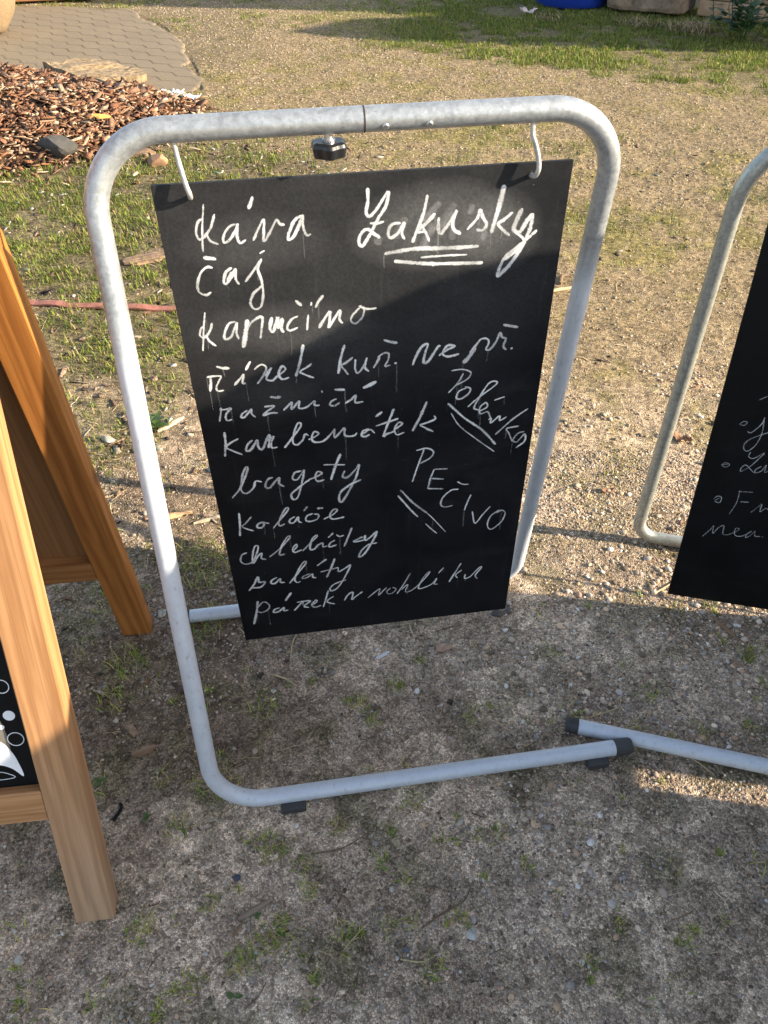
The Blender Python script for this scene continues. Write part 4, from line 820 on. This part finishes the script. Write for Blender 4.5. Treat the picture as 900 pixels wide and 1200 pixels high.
def chip(name, x, y, L, wd, th, rz, material, label, cat='wood chip', tilt=0.04, seed=1):
    bm = bmesh.new(); rr = random.Random(seed); n = 9; rings = []
    for i in range(n):
        u = -0.5+i/(n-1); k = (1-abs(2*u)**3*0.65)
        w_ = wd*k*rr.uniform(.82, 1.05)*0.5; t_ = th*(0.6+0.4*k)*rr.uniform(.8, 1.1); off = rr.uniform(-.06, .06)*wd
        rings.append([bm.verts.new((u*L, off+a*w_, c)) for a, c in ((-1, 0.1*t_), (-0.8, t_*.8), (0, t_*rr.uniform(.9, 1.15)), (0.8, t_*.8), (1, 0.1*t_), (0, 0))])
    for a, b_ in zip(rings, rings[1:]):
        for k in range(6): bm.faces.new((a[k], a[(k+1) % 6], b_[(k+1) % 6], b_[k]))
    bm.faces.new(list(reversed(rings[0]))); bm.faces.new(rings[-1]); bmesh.ops.recalc_face_normals(bm, faces=bm.faces)
    o = obj_bm(name, bm, material); o.location = (x, y, hz(x, y)+0.0015); o.rotation_euler = (0, tilt, rz); return tag(o, label, cat)
M_CHIPG = wood_mat('weathered_chip', 'x', (0.26, 0.20, 0.14), (0.12, 0.09, 0.06)); M_CHIPB = wood_mat('brown_chip', 'x', (0.30, 0.19, 0.11), (0.15, 0.085, 0.045)); M_CHIPO = wood_mat('fresh_chip', 'x', (0.58, 0.36, 0.19), (0.42, 0.23, 0.11)); M_CHIPW = wood_mat('pale_chip', 'x', (0.52, 0.43, 0.30), (0.38, 0.30, 0.20))
chip('wood_chip', -0.247, 0.545, 0.066, 0.014, 0.008, 0.55, M_CHIPG, 'weathered grey strip of wood lying above the foreground grass tuft', seed=2)
chip('wood_chip', -0.275, 0.512, 0.03, 0.007, 0.005, 1.0, M_CHIPB, 'short brown splinter just below the weathered strip of wood', seed=3)
chip('wood_chip', -0.525, 0.872, 0.052, 0.021, 0.007, 0.45, M_CHIPB, 'oval brown bark piece beside the front timber leg', seed=4)
chip('wood_chip', 0.07, 0.475, 0.034, 0.010, 0.004, -0.25, M_CHIPG, 'thin grey wood sliver in the middle of the foreground', seed=5)
chip('wood_chip', 0.835, 1.185, 0.085, 0.012, 0.005, -1.05, M_CHIPB, 'brown wood splinter in the shade below the right board', seed=6)
chip('wood_chip', -0.61, 1.612, 0.12, 0.022, 0.008, 0.35, M_CHIPO, 'fresh orange wood splinter between the left upright and the menu board', seed=7)
chip('wood_chip', -0.50, 1.60, 0.09, 0.014, 0.006, 0.45, M_CHIPW, 'pale wood splinter next to the fresh orange one', seed=8)
chip('wood_chip', -0.70, 2.06, 0.11, 0.026, 0.007, 0.9, M_CHIPW, 'pale flat wood chip in the grass left of the menu board', seed=9)
chip('wood_chip', -1.06, 3.32, 0.20, 0.11, 0.014, 0.5, M_CHIPB, 'big flat piece of brown bark on the grass left of the tube', cat='bark', seed=10)
chip('wood_chip', -0.78, 3.38, 0.17, 0.10, 0.016, 0.4, M_CHIPB, 'flat bark piece on the grass between tube and menu board', cat='bark', seed=11)
chip('wood_chip', -1.46, 4.72, 0.30, 0.15, 0.03, -0.1, M_CHIPB, 'broad slab of bark under the top left bend of the tube', cat='bark', seed=12)
chip('wood_chip', -1.75, 5.05, 0.24, 0.055, 0.02, 0.05, plain('yellow_chip', (0.52, 0.33, 0.08), 0.7), 'yellow wood piece on the front of the bark heap', seed=13)
chip('wood_chip', -3.05, 6.45, 1.05, 0.12, 0.06, -0.62, M_CHIPW, 'long pale slat along the top of the bark heap', cat='slat', seed=14)
bpy.data.objects[-1] if False else None
M_PAPER = plain('paper_scrap', (0.80, 0.79, 0.76), 0.8, var=0.05)
chip('paper_strip', -0.008, 1.118, 0.042, 0.009, 0.0015, 0.6, plain('grey_paper', (0.52, 0.51, 0.50), 0.8), 'pale grey flat strip on the dirt below the menu board', cat='strip', seed=15)

def sheet(name, x, y, pts, material, label, cat, rz=0.0, th=0.0012, curl=0.006, seed=1, sub=3):
    """a crumpled leaf or paper from an outline, with thickness"""
    bm = bmesh.new(); c = bm.verts.new((0, 0, 0)); rim = [bm.verts.new((p[0], p[1], 0)) for p in pts]
    for a, b_ in zip(rim, rim[1:]+rim[:1]): bm.faces.new((c, a, b_))
    bmesh.ops.subdivide_edges(bm, edges=bm.edges[:], cuts=sub, use_grid_fill=True)
    mx = max(abs(q) for p in pts for q in p)
    for v in bm.verts: v.co.z = curl*((v.co.length/mx)**2 + 1.2*(vn(v.co.x/mx*2+seed, v.co.y/mx*2, 0.5, seed)-0.4))
    r = bmesh.ops.extrude_face_region(bm, geom=bm.faces[:]); bmesh.ops.translate(bm, vec=(0, 0, th), verts=[v for v in r['geom'] if isinstance(v, bmesh.types.BMVert)])
    bmesh.ops.recalc_face_normals(bm, faces=bm.faces)
    o = obj_bm(name, bm, material, smooth=True); o.location = (x, y, hz(x, y)+0.003); o.rotation_euler = (0, 0, rz); return tag(o, label, cat)
M_LEAF = plain('dry_leaf', (0.36, 0.23, 0.15), 0.75, var=0.25, scale=90); M_LEAF2 = plain('brown_leaf', (0.27, 0.14, 0.07), 0.75, var=0.3, scale=60)
leafp = [(0.022, 0.0), (0.015, 0.009), (0.004, 0.008), (-0.006, 0.013), (-0.017, 0.008), (-0.020, -0.002), (-0.010, -0.010), (0.003, -0.007), (0.013, -0.009)]
sheet('dry_leaf', 0.14, 1.135, leafp, M_LEAF, 'dry pinkish brown leaf on the dirt below the middle of the menu board', 'leaf', 0.3)
sheet('dry_leaf', 0.945, 1.945, [(p[0]*1.9, p[1]*1.6) for p in leafp], M_LEAF2, 'curled brown leaf on the sunlit gravel left of the right board', 'leaf', -0.7, curl=0.02, seed=3)
sheet('dry_leaf', 0.66, 1.70, [(p[0]*1.0, p[1]) for p in leafp], M_LEAF2, 'small red brown leaf on the sunlit gravel between the two signs', 'leaf', 0.2, seed=4)
sheet('paper_scrap', -1.44, 5.86, [(0.10, 0.0), (0.04, 0.04), (0.0, 0.09), (-0.07, 0.06), (-0.10, -0.02), (-0.04, -0.07), (0.03, -0.04)], M_PAPER, 'crumpled white paper scrap at the end of the bark heap', 'paper', curl=0.05, th=0.003, seed=6)
sheet('paper_scrap', -1.29, 5.83, [(0.07, 0.0), (0.02, 0.03), (-0.05, 0.03), (-0.06, -0.02), (0.02, -0.03)], M_PAPER, 'smaller white paper scrap right of the crumpled one', 'paper', curl=0.03, th=0.003, seed=7)
sheet('paper_scrap', 1.43, 8.62, [(0.09, 0.0), (0.03, 0.05), (-0.05, 0.05), (-0.09, -0.02), (0.02, -0.04)], plain('pink_paper', (0.72, 0.55, 0.50), 0.8), 'pinkish white paper scrap in the shaded grass left of the blue tub', 'paper', curl=0.05, th=0.003, seed=8)

def stick(name, pts, r, material, label, cat='twig'):
    q = catmull([np.array((x, y, hz(x, y)+0.5*r+dz)) for x, y, dz in pts], 0.012)
    n = len(q); bm = bmesh.new(); sweep(bm, [Vector(v) for v in q], r, 8, radii=[r*(0.55+0.45*math.sin(math.pi*min(1, (i+1)/n*1.1))) for i in range(n)])
    return tag(obj_bm(name, bm, material, smooth=True), label, cat)
M_TWIG = plain('straw_twig', (0.42, 0.32, 0.18), 0.8, var=0.25, scale=80); M_TWIGD = plain('dark_twig', (0.14, 0.09, 0.05), 0.85, var=0.3, scale=80)
stick('twig', [(0.655, 2.93, .004), (0.72, 2.955, .006), (0.80, 2.985, .004), (0.845, 3.01, .003)], 0.008, M_TWIG, 'pale straw stalk on the sunlit gravel right of the white upright')
stick('twig', [(-0.215, 1.19, .003), (-0.225, 1.15, .006), (-0.226, 1.10, .002)], 0.0018, M_TWIG, 'thin straw stalk standing below the lower edge of the menu board')
stick('twig', [(-0.27, 1.065, .002), (-0.235, 1.05, .004), (-0.205, 1.03, .002)], 0.0022, M_TWIG, 'bent straw stalk on the dirt inside the tube frame')
stick('twig', [(0.79, 1.285, .002), (0.83, 1.305, .004), (0.865, 1.33, .002)], 0.003, M_TWIG, 'straw stalk at the edge of the shade below the right board')
stick('twig', [(0.69, 1.30, .002), (0.73, 1.325, .003), (0.765, 1.35, .002)], 0.0026, M_TWIG, 'thin straw stalk left of the one below the right board')
stick('twig', [(0.42, 0.93, .002), (0.47, 0.945, .005), (0.52, 0.965, .002), (0.535, 0.99, .001)], 0.002, M_TWIG, 'curved straw stalk lying above the foot of the right sign')
stick('twig', [(0.62, 0.86, .002), (0.66, 0.83, .003), (0.685, 0.80, .001)], 0.002, M_TWIG, 'thin straw stalk crossing below the foot of the right sign')
stick('twig', [(0.06, 0.51, .002), (0.10, 0.535, .004), (0.14, 0.555, .004), (0.155, 0.58, .002)], 0.0022, M_TWIGD, 'dark brown twig in the foreground grit')
stick('twig', [(0.02, 0.46, .002), (0.06, 0.455, .003), (0.09, 0.47, .002)], 0.0016, M_TWIG, 'thin root below the grey wood sliver')
stick('twig', [(-0.15, 0.645, .002), (-0.09, 0.655, .005), (-0.04, 0.685, .002)], 0.0018, M_TWIGD, 'thin dark stalk in front of the long white tube foot')
stick('twig', [(0.75, 3.02, .004), (0.77, 3.08, .008), (0.80, 3.10, .002)], 0.010, M_TWIGD, 'brown twig beside the pale straw stalk on the gravel')
stick('twig', [(0.76, 5.12, .01), (0.78, 5.20, .02), (0.77, 5.30, .02), (0.80, 5.38, .005)], 0.010, M_TWIG, 'short curved stalk on the gravel above the right bend of the tube')
stick('twig', [(0.98, 1.83, .003), (1.05, 1.80, .006), (1.13, 1.80, .003)], 0.007, M_TWIG, 'thick straw stalk passing behind the left edge of the right board')
# black fuzzy seed head
bm = bmesh.new(); rr = random.Random(8)
for i in range(260):
    u = rr.random(); c = Vector((0.004*math.sin(u*5), -0.036*u, 0.006)); d = Vector((rr.uniform(-1, 1), rr.uniform(-.5, .5), rr.uniform(0, 1))).normalized()*rr.uniform(.004, .0085)
    s = Vector((-d.y, d.x, 0)).normalized()*0.0007
    bm.faces.new([bm.verts.new(c-s), bm.verts.new(c+s), bm.verts.new(c+d)])
sweep(bm, [Vector((0.004*math.sin(u*5), -0.036*u, 0.005)) for u in (0, .25, .5, .75, 1)], 0.003, 8)
o = obj_bm('seed_head', bm, plain('black_fuzz', (0.012, 0.011, 0.011), 0.9)); o.location = (-0.545, 0.752, hz(-0.545, 0.752)); tag(o, 'black fuzzy seed head lying beside the front timber leg', 'seed head')

# red strap across the grass
def strap(name, pts, wd, th, material, label, cat):
    q = catmull([np.array(p) for p in pts], 0.02); bm = bmesh.new(); prev = None
    d = np.gradient(q, axis=0); d /= np.linalg.norm(d, axis=1, keepdims=True)
    for i, p in enumerate(q):
        z = hz(*p)+0.004+0.003*math.sin(i*0.7); nx, ny = -d[i][1]*wd/2, d[i][0]*wd/2
        cur = [bm.verts.new(v) for v in ((p[0]-nx, p[1]-ny, z), (p[0]-nx, p[1]-ny, z+th*.6), (p[0], p[1], z+th), (p[0]+nx, p[1]+ny, z+th*.6), (p[0]+nx, p[1]+ny, z))]
        if prev:
            for k in range(5): bm.faces.new((prev[k], prev[(k+1) % 5], cur[(k+1) % 5], cur[k]))
        else: bm.faces.new(cur)
        prev = cur
    bm.faces.new(prev); bmesh.ops.recalc_face_normals(bm, faces=bm.faces)
    return tag(obj_bm(name, bm, material), label, cat)
strap('flat_hose', [(-2.3, 3.12), (-1.9, 3.02), (-1.49, 2.93), (-1.17, 2.875), (-0.83, 2.85), (-0.55, 2.86), (-0.3, 2.9)], 0.038, 0.012, plain('faded_red_hose', (0.30, 0.12, 0.085), 0.8, var=0.3), 'faded red flat hose running across the grass behind the left upright', 'hose')

# leafy seedlings in the grit
def leaf_plant(name, x, y, n, L, material, label, cat, stems=1, hgt=0.004, spread=0.0, seed=1):
    rr = random.Random(seed); bm = bmesh.new(); root = empty(name, (x, y, hz(x, y))); tag(root, label, cat)
    for s_ in range(stems):
        sb = bmesh.new()
        sx_, sy_ = rr.uniform(-spread, spread), rr.uniform(-spread, spread); top = hgt*rr.uniform(.5, 1)
        lean = Vector((rr.uniform(-.25, .25), rr.uniform(-.25, .25), 1))*top
        sweep(sb, [Vector((sx_*.5, sy_*.5, -0.004)), Vector((sx_, sy_, 0))+lean*.5, Vector((sx_, sy_, 0))+lean], max(0.0006, L*0.03), 6)
        obj_bm('stem', sb, material, root)
        for i in range(n):
            a = rr.uniform(0, 6.28); f = rr.uniform(.3, 1); o_ = Vector((sx_, sy_, 0))+lean*f; l = L*rr.uniform(.6, 1.1)
            d = Vector((math.cos(a), math.sin(a), rr.uniform(0.1, .7))).normalized(); sd = Vector((-math.sin(a), math.cos(a), 0))*l*0.28; dn_ = Vector((0, 0, -l*.12))
            p = [o_, o_+d*l*.45+sd, o_+d*l*.8+sd*.6+dn_*.5, o_+d*l+dn_, o_+d*l*.8-sd*.6+dn_*.5, o_+d*l*.45-sd]
            mid = o_+d*l*.5+Vector((0, 0, -l*.05)); vs_ = [bm.verts.new(v) for v in p]; vm = bm.verts.new(mid)
            for k in range(6): bm.faces.new((vs_[k], vs_[(k+1) % 6], vm))
    obj_bm('foliage', bm, material, root, smooth=True)
    return root
def leafmat(name, colr):
    m, t, nd, ln, b = mat(name); c = mixc(t, noise(t, mapped(t), 60, 3), tuple(q*.7 for q in colr), tuple(q*1.3 for q in colr))
    ln.new(c, b.inputs['Base Color']); b.inputs['Roughness'].default_value = 0.5
    tr = nd.new('ShaderNodeBsdfTranslucent'); ln.new(c, tr.inputs[0]); mx = nd.new('ShaderNodeMixShader'); mx.inputs[0].default_value = .3
    ln.new(b.outputs[0], mx.inputs[1]); ln.new(tr.outputs[0], mx.inputs[2]); ln.new(mx.outputs[0], nd['Material Output'].inputs[0]); return m
M_LF = leafmat('seedling_leaf', (0.10, 0.16, 0.045)); M_LF2 = leafmat('weed_leaf', (0.035, 0.085, 0.02))
leaf_plant('seedling', -0.265, 0.405, 6, 0.016, M_LF, 'tiny green seedling near the bottom edge below the grass tuft', 'seedling', seed=1, hgt=.006)
leaf_plant('seedling', -0.195, 0.505, 7, 0.014, M_LF, 'tiny pale green seedling right of the grass tuft in the foreground', 'seedling', seed=2, hgt=.005)
leaf_plant('seedling', -0.245, 0.535, 5, 0.012, M_LF, 'tiny green seedling directly below the weathered strip of wood', 'seedling', seed=3, hgt=.005)
leaf_plant('seedling', -0.60, 0.80, 6, 0.017, M_LF, 'small green seedling beside the front timber leg', 'seedling', seed=4, hgt=.006)
leaf_plant('seedling', -0.49, 0.72, 7, 0.014, M_LF, 'small green seedling between timber leg and white tube bend', 'seedling', seed=5, hgt=.006)
leaf_plant('weed', -0.76, 2.05, 10, 0.05, M_LF, 'leafy green weed in the dirt left of the white upright', 'weed', stems=3, hgt=.03, spread=.03, seed=6)
leaf_plant('weed', 3.06, 7.42, 16, 0.12, M_LF2, 'bushy dark green nettle like weed in front of the stacked stone blocks', 'weed', stems=14, hgt=.42, spread=.24, seed=7)
leaf_plant('weed', -2.02, 5.98, 8, 0.06, M_LF, 'small green weed growing beside the stone slab on the bark heap', 'weed', stems=3, hgt=.06, spread=.06, seed=8)
# dry grass clumps near the blocks
def dry_clump(x, y, r, n, h_, label, seed):
    rg = np.random.default_rng(seed); a = rg.random(n)*6.283; q = r*np.sqrt(rg.random(n))
    c = np.array((0.36, 0.27, 0.15))*(0.45+0.7*rg.random((n, 1)))
    tag(blades('dry_grass_clump', x+q*np.cos(a), y+q*np.sin(a), h_*(0.4+0.6*rg.random(n)), 0.006+0.004*rg.random(n), c, 1.3, M_STRAW), label, 'dry grass')
dry_clump(2.36, 8.05, .20, 150, .10, 'dry straw coloured grass clump at the foot of the big stone block', 1)
dry_clump(2.72, 7.80, .20, 200, .14, 'larger dry grass clump between stone block and weed', 2)
dry_clump(1.6, 8.35, .16, 110, .08, 'low dry grass clump to the left in front of the blue tub', 3)

# ---------------------------------------------------------------- far things along the top edge
def rough_block(name, x, y, size, rz, material, label, cat, group=None, seed=1, z=0.0, parent=None):
    bm = bmesh.new(); box(bm, -size[0]/2, size[0]/2, -size[1]/2, size[1]/2, 0, size[2], min(size)*0.09, 2)
    bmesh.ops.subdivide_edges(bm, edges=[e for e in bm.edges if e.calc_length() > min(size)*0.3], cuts=5, use_grid_fill=True)
    for v in bm.verts:
        k = min(size)*0.10; v.co += Vector((vn(v.co.y*9+seed, v.co.z*9, 1.0, seed)-.5, vn(v.co.x*9+seed, v.co.z*9, 1.0, seed+1)-.5, 0.5*(vn(v.co.x*9, v.co.y*9+seed, 1.0, seed+2)-.5)))*k
    o = obj_bm(name, bm, material); o.location = (x, y, z); o.rotation_euler = (0, 0, rz); return tag(o, label, cat, group)
M_BLK = plain('grey_stone_block', (0.25, 0.175, 0.115), 0.9, var=0.45, scale=14, bmp=0.02); M_SAND = plain('sandstone', (0.37, 0.235, 0.14), 0.9, var=0.35, scale=10, bmp=0.015)
rough_block('stone_block', 2.62, 8.70, (0.74, 0.5, 0.42), R(-32), M_BLK, 'big rough grey stone block in the grass between blue tub and stacked blocks', 'stone block', seed=4, z=0.02)
ux = Vector((math.cos(R(-32)), math.sin(R(-32)), 0)); g0 = Vector((2.96, 8.36, 0))
names = [['lowest sandstone block at the left of the stack behind the weed', 'lowest sandstone block directly behind the weed', 'lowest sandstone block right of the weed, partly cut off'],
         ['second layer sandstone block at the left end of the stack', 'second layer sandstone block above the weed', 'second layer sandstone block at the right end, partly cut off'],
         ['third layer sandstone block at the left end, cut off by the top edge', 'third layer sandstone block above the weed, cut off by the top edge', 'third layer sandstone block at the right end above the weed']]
for k in range(3):
    for i in range(3):
        p = g0 + ux*(0.235 + i*0.475 - 0.05*(k % 2)) + Vector((-ux.y, ux.x, 0))*(0.10+0.012*((i+k) % 2))
        rough_block('sandstone_block', p.x, p.y, (0.46, 0.24, 0.125), R(-32+1.5*((i*2+k) % 3-1)), M_SAND, names[k][i], 'stone block', 'sandstone blocks stacked at the edge of the yard', seed=20+3*k+i, z=0.015+0.131*k)
# blue tub
M_BLUE = plain('blue_plastic', (0.012, 0.045, 0.33), 0.4, var=0.15, scale=8)
tub = empty('blue_tub', (1.95, 9.12, 0)); tag(tub, 'blue round plastic tub standing in the shaded grass at the top edge', 'tub')
def lathe(bm, prof, n=48):
    rg_ = [[bm.verts.new((r*math.cos(2*math.pi*k/n), r*math.sin(2*math.pi*k/n), z)) for k in range(n)] for r, z in prof]
    for a, b_ in zip(rg_, rg_[1:]):
        for k in range(n): bm.faces.new((a[k], a[(k+1) % n], b_[(k+1) % n], b_[k]))
    bm.faces.new(list(reversed(rg_[0]))); bm.faces.new(rg_[-1])
bm = bmesh.new(); lathe(bm, [(0.34, 0.0), (0.365, 0.02), (0.37, 0.10), (0.385, 0.13), (0.375, 0.16), (0.38, 0.34), (0.395, 0.37), (0.385, 0.40), (0.38, 0.62), (0.36, 0.66), (0.33, 0.66), (0.33, 0.10)]); obj_bm('tub_body', bm, M_BLUE, tub, smooth=True)
bm = bmesh.new(); sweep(bm, [Vector((0.385*math.cos(a), 0.385*math.sin(a), 0.66)) for a in np.linspace(0, 2*math.pi, 49)], 0.018, 10, caps=False); obj_bm('rim', bm, M_BLUE, tub, smooth=True)
# stone slab by the heap
bm = bmesh.new()
sl_pts = catmull([(-2.50, 6.47), (-2.22, 6.72), (-1.95, 6.56), (-1.70, 6.30), (-1.86, 6.16), (-2.02, 6.04), (-2.24, 6.22), (-2.50, 6.47)], 0.06)
cen = np.mean(sl_pts, 0); tv = [bm.verts.new((p[0]-cen[0], p[1]-cen[1], 0.0)) for p in sl_pts[:-1]]
f = bm.faces.new(tv); r_ = bmesh.ops.extrude_face_region(bm, geom=[f]); bmesh.ops.translate(bm, vec=(0, 0, 0.05), verts=[v for v in r_['geom'] if isinstance(v, bmesh.types.BMVert)])
bmesh.ops.triangulate(bm, faces=bm.faces[:]); bmesh.ops.subdivide_edges(bm, edges=bm.edges[:], cuts=4)
for v in bm.verts: v.co += Vector((0, 0, 0.022*(vn(v.co.x*9, v.co.y*9, 1, 5)-.5)))
bmesh.ops.recalc_face_normals(bm, faces=bm.faces)
o = obj_bm('wood_slab', bm, plain('weathered_slab', (0.24, 0.17, 0.095), 0.95, var=0.6, scale=22, bmp=0.03)); o.location = (cen[0], cen[1], 0.03); o.rotation_euler = (R(-2), R(3), 0)
tag(o, 'flat weathered brown slab lying between bark heap and paving', 'slab')
# tan sack and brown crate in the top left corner
bm = bmesh.new(); bmesh.ops.create_uvsphere(bm, u_segments=40, v_segments=26, radius=1.0)
for v in bm.verts:
    k = 1+0.10*(vn(v.co.x*2+3, v.co.y*2+v.co.z, 0.6, 9)-.5); v.co = Vector((v.co.x*0.42*k, v.co.y*0.36*k, v.co.z*0.50*k))
    if v.co.z < -0.40: v.co.z = -0.40-(v.co.z+0.40)*0.1
o = obj_bm('sack', bm, plain('burlap', (0.23, 0.16, 0.085), 0.9, var=0.2, scale=60, bmp=0.004), smooth=True); o.location = (-3.58, 7.95, 0.42)
body = o; tag(body, 'plump tan sack at the top left corner of the paving', 'sack')
bm = bmesh.new(); sweep(bm, [(0, 0, 0.45), (0, 0, 0.50), (0.02, 0, 0.56), (0.03, 0, 0.62)], 0.1, 16, radii=[0.2, 0.09, 0.08, 0.13]); obj_bm('tied_neck', bm, body.data.materials[0], body, smooth=True)
ct = empty('wooden_crate', (-3.62, 9.75, 0.0), R(10)); tag(ct, 'low reddish brown wooden crate on the paving at the top left', 'crate')
M_CR = wood_mat('crate_wood', 'x', (0.36, 0.17, 0.075), (0.24, 0.10, 0.045), 0.6)
for k in range(3): box_obj('side_board', (-0.62, 0.62, -0.375, -0.355, 0.025+0.155*k, 0.17+0.155*k), M_CR, ct, 0.004); box_obj('side_board', (-0.62, 0.62, 0.355, 0.375, 0.025+0.155*k, 0.17+0.155*k), M_CR, ct, 0.004)
for s_ in (-1, 1): box_obj('end_panel', (s_*0.61-0.009, s_*0.61+0.009, -0.352, 0.352, 0.03, 0.48), M_CR, ct, 0.003)
box_obj('base', (-0.59, 0.59, -0.352, 0.352, 0.02, 0.04), M_CR, ct, 0.002)

# ---------------------------------------------------------------- unseen bodies added outside the frame, outlined to throw the shade
SX = Vector((math.cos(SUN_AZ), math.sin(SUN_AZ), 0)); MX = Vector((-math.sin(SUN_AZ), math.cos(SUN_AZ), 0))
def shade_body(name, prof, s_near, depth, material, label, cat):
    bm = bmesh.new()
    v0 = [bm.verts.new(SX*s_near + MX*m_ + Vector((0, 0, z))) for m_, z in prof]; f = bm.faces.new(v0)
    r = bmesh.ops.extrude_face_region(bm, geom=[f]); bmesh.ops.translate(bm, vec=SX*depth, verts=[v for v in r['geom'] if isinstance(v, bmesh.types.BMVert)])
    bmesh.ops.recalc_face_normals(bm, faces=bm.faces)
    c = SX*(s_near+depth/2)+MX*(sum(p[0] for p in prof)/len(prof)); bmesh.ops.translate(bm, vec=-c, verts=bm.verts)
    o = obj_bm(name, bm, material); o.location = c; return tag(o, label, cat)
TE = math.tan(SUN_EL)
S1 = 1.45; up = (S1+0.351)*TE
prof = [(-1.6, .36), (0.42, .43), (0.815, .64), (0.90, .73), (1.004, .809), (1.035, .832), (1.08, .85), (1.125, .856), (1.165, .840), (1.19, .815), (1.235, .80), (1.252, .765), (1.30, .50), (1.316, .33), (1.36, -.25)]
prof = [(m_, z+up) for m_, z in prof] + [(1.385, -0.02), (0.910, -0.02), (0.903, up-0.17), (0.861, up-0.17), (0.854, -0.02), (-1.6, -0.02)]
M_CASTER = plain('caster_grey', (0.20, 0.19, 0.17), 0.7, var=0.2, scale=6, bmp=0.01)
shade_body('near_shade_caster', prof, S1, 0.32, M_CASTER, 'unseen grey shade caster added just outside the right side of the view', 'shade caster')  # added unseen slab; outline and slot shaped to cast the shade round the signs
S2 = 6.9; tips = [(7.41, -0.6), (7.46, -1.3), (7.55, -1.85), (7.67, -2.25), (7.9, -2.1), (8.3, -1.75), (8.5, -1.1), (8.6, -1.0), (8.66, -3.0), (8.74, -5.0), (12.0, -5.2)]
prof = [(7.40, -0.05)] + [(m_, (S2-s_)*TE) for m_, s_ in tips] + [(12.0, -0.05)]
shade_body('far_shade_caster', prof, S2, 3.0, plain('caster_brown', (0.16, 0.11, 0.07), 0.85, var=0.25, scale=5), 'unseen brown shade caster added far outside the right side of the view', 'far shade caster')  # added unseen prism; its stepped top is cut to shape the far shadow
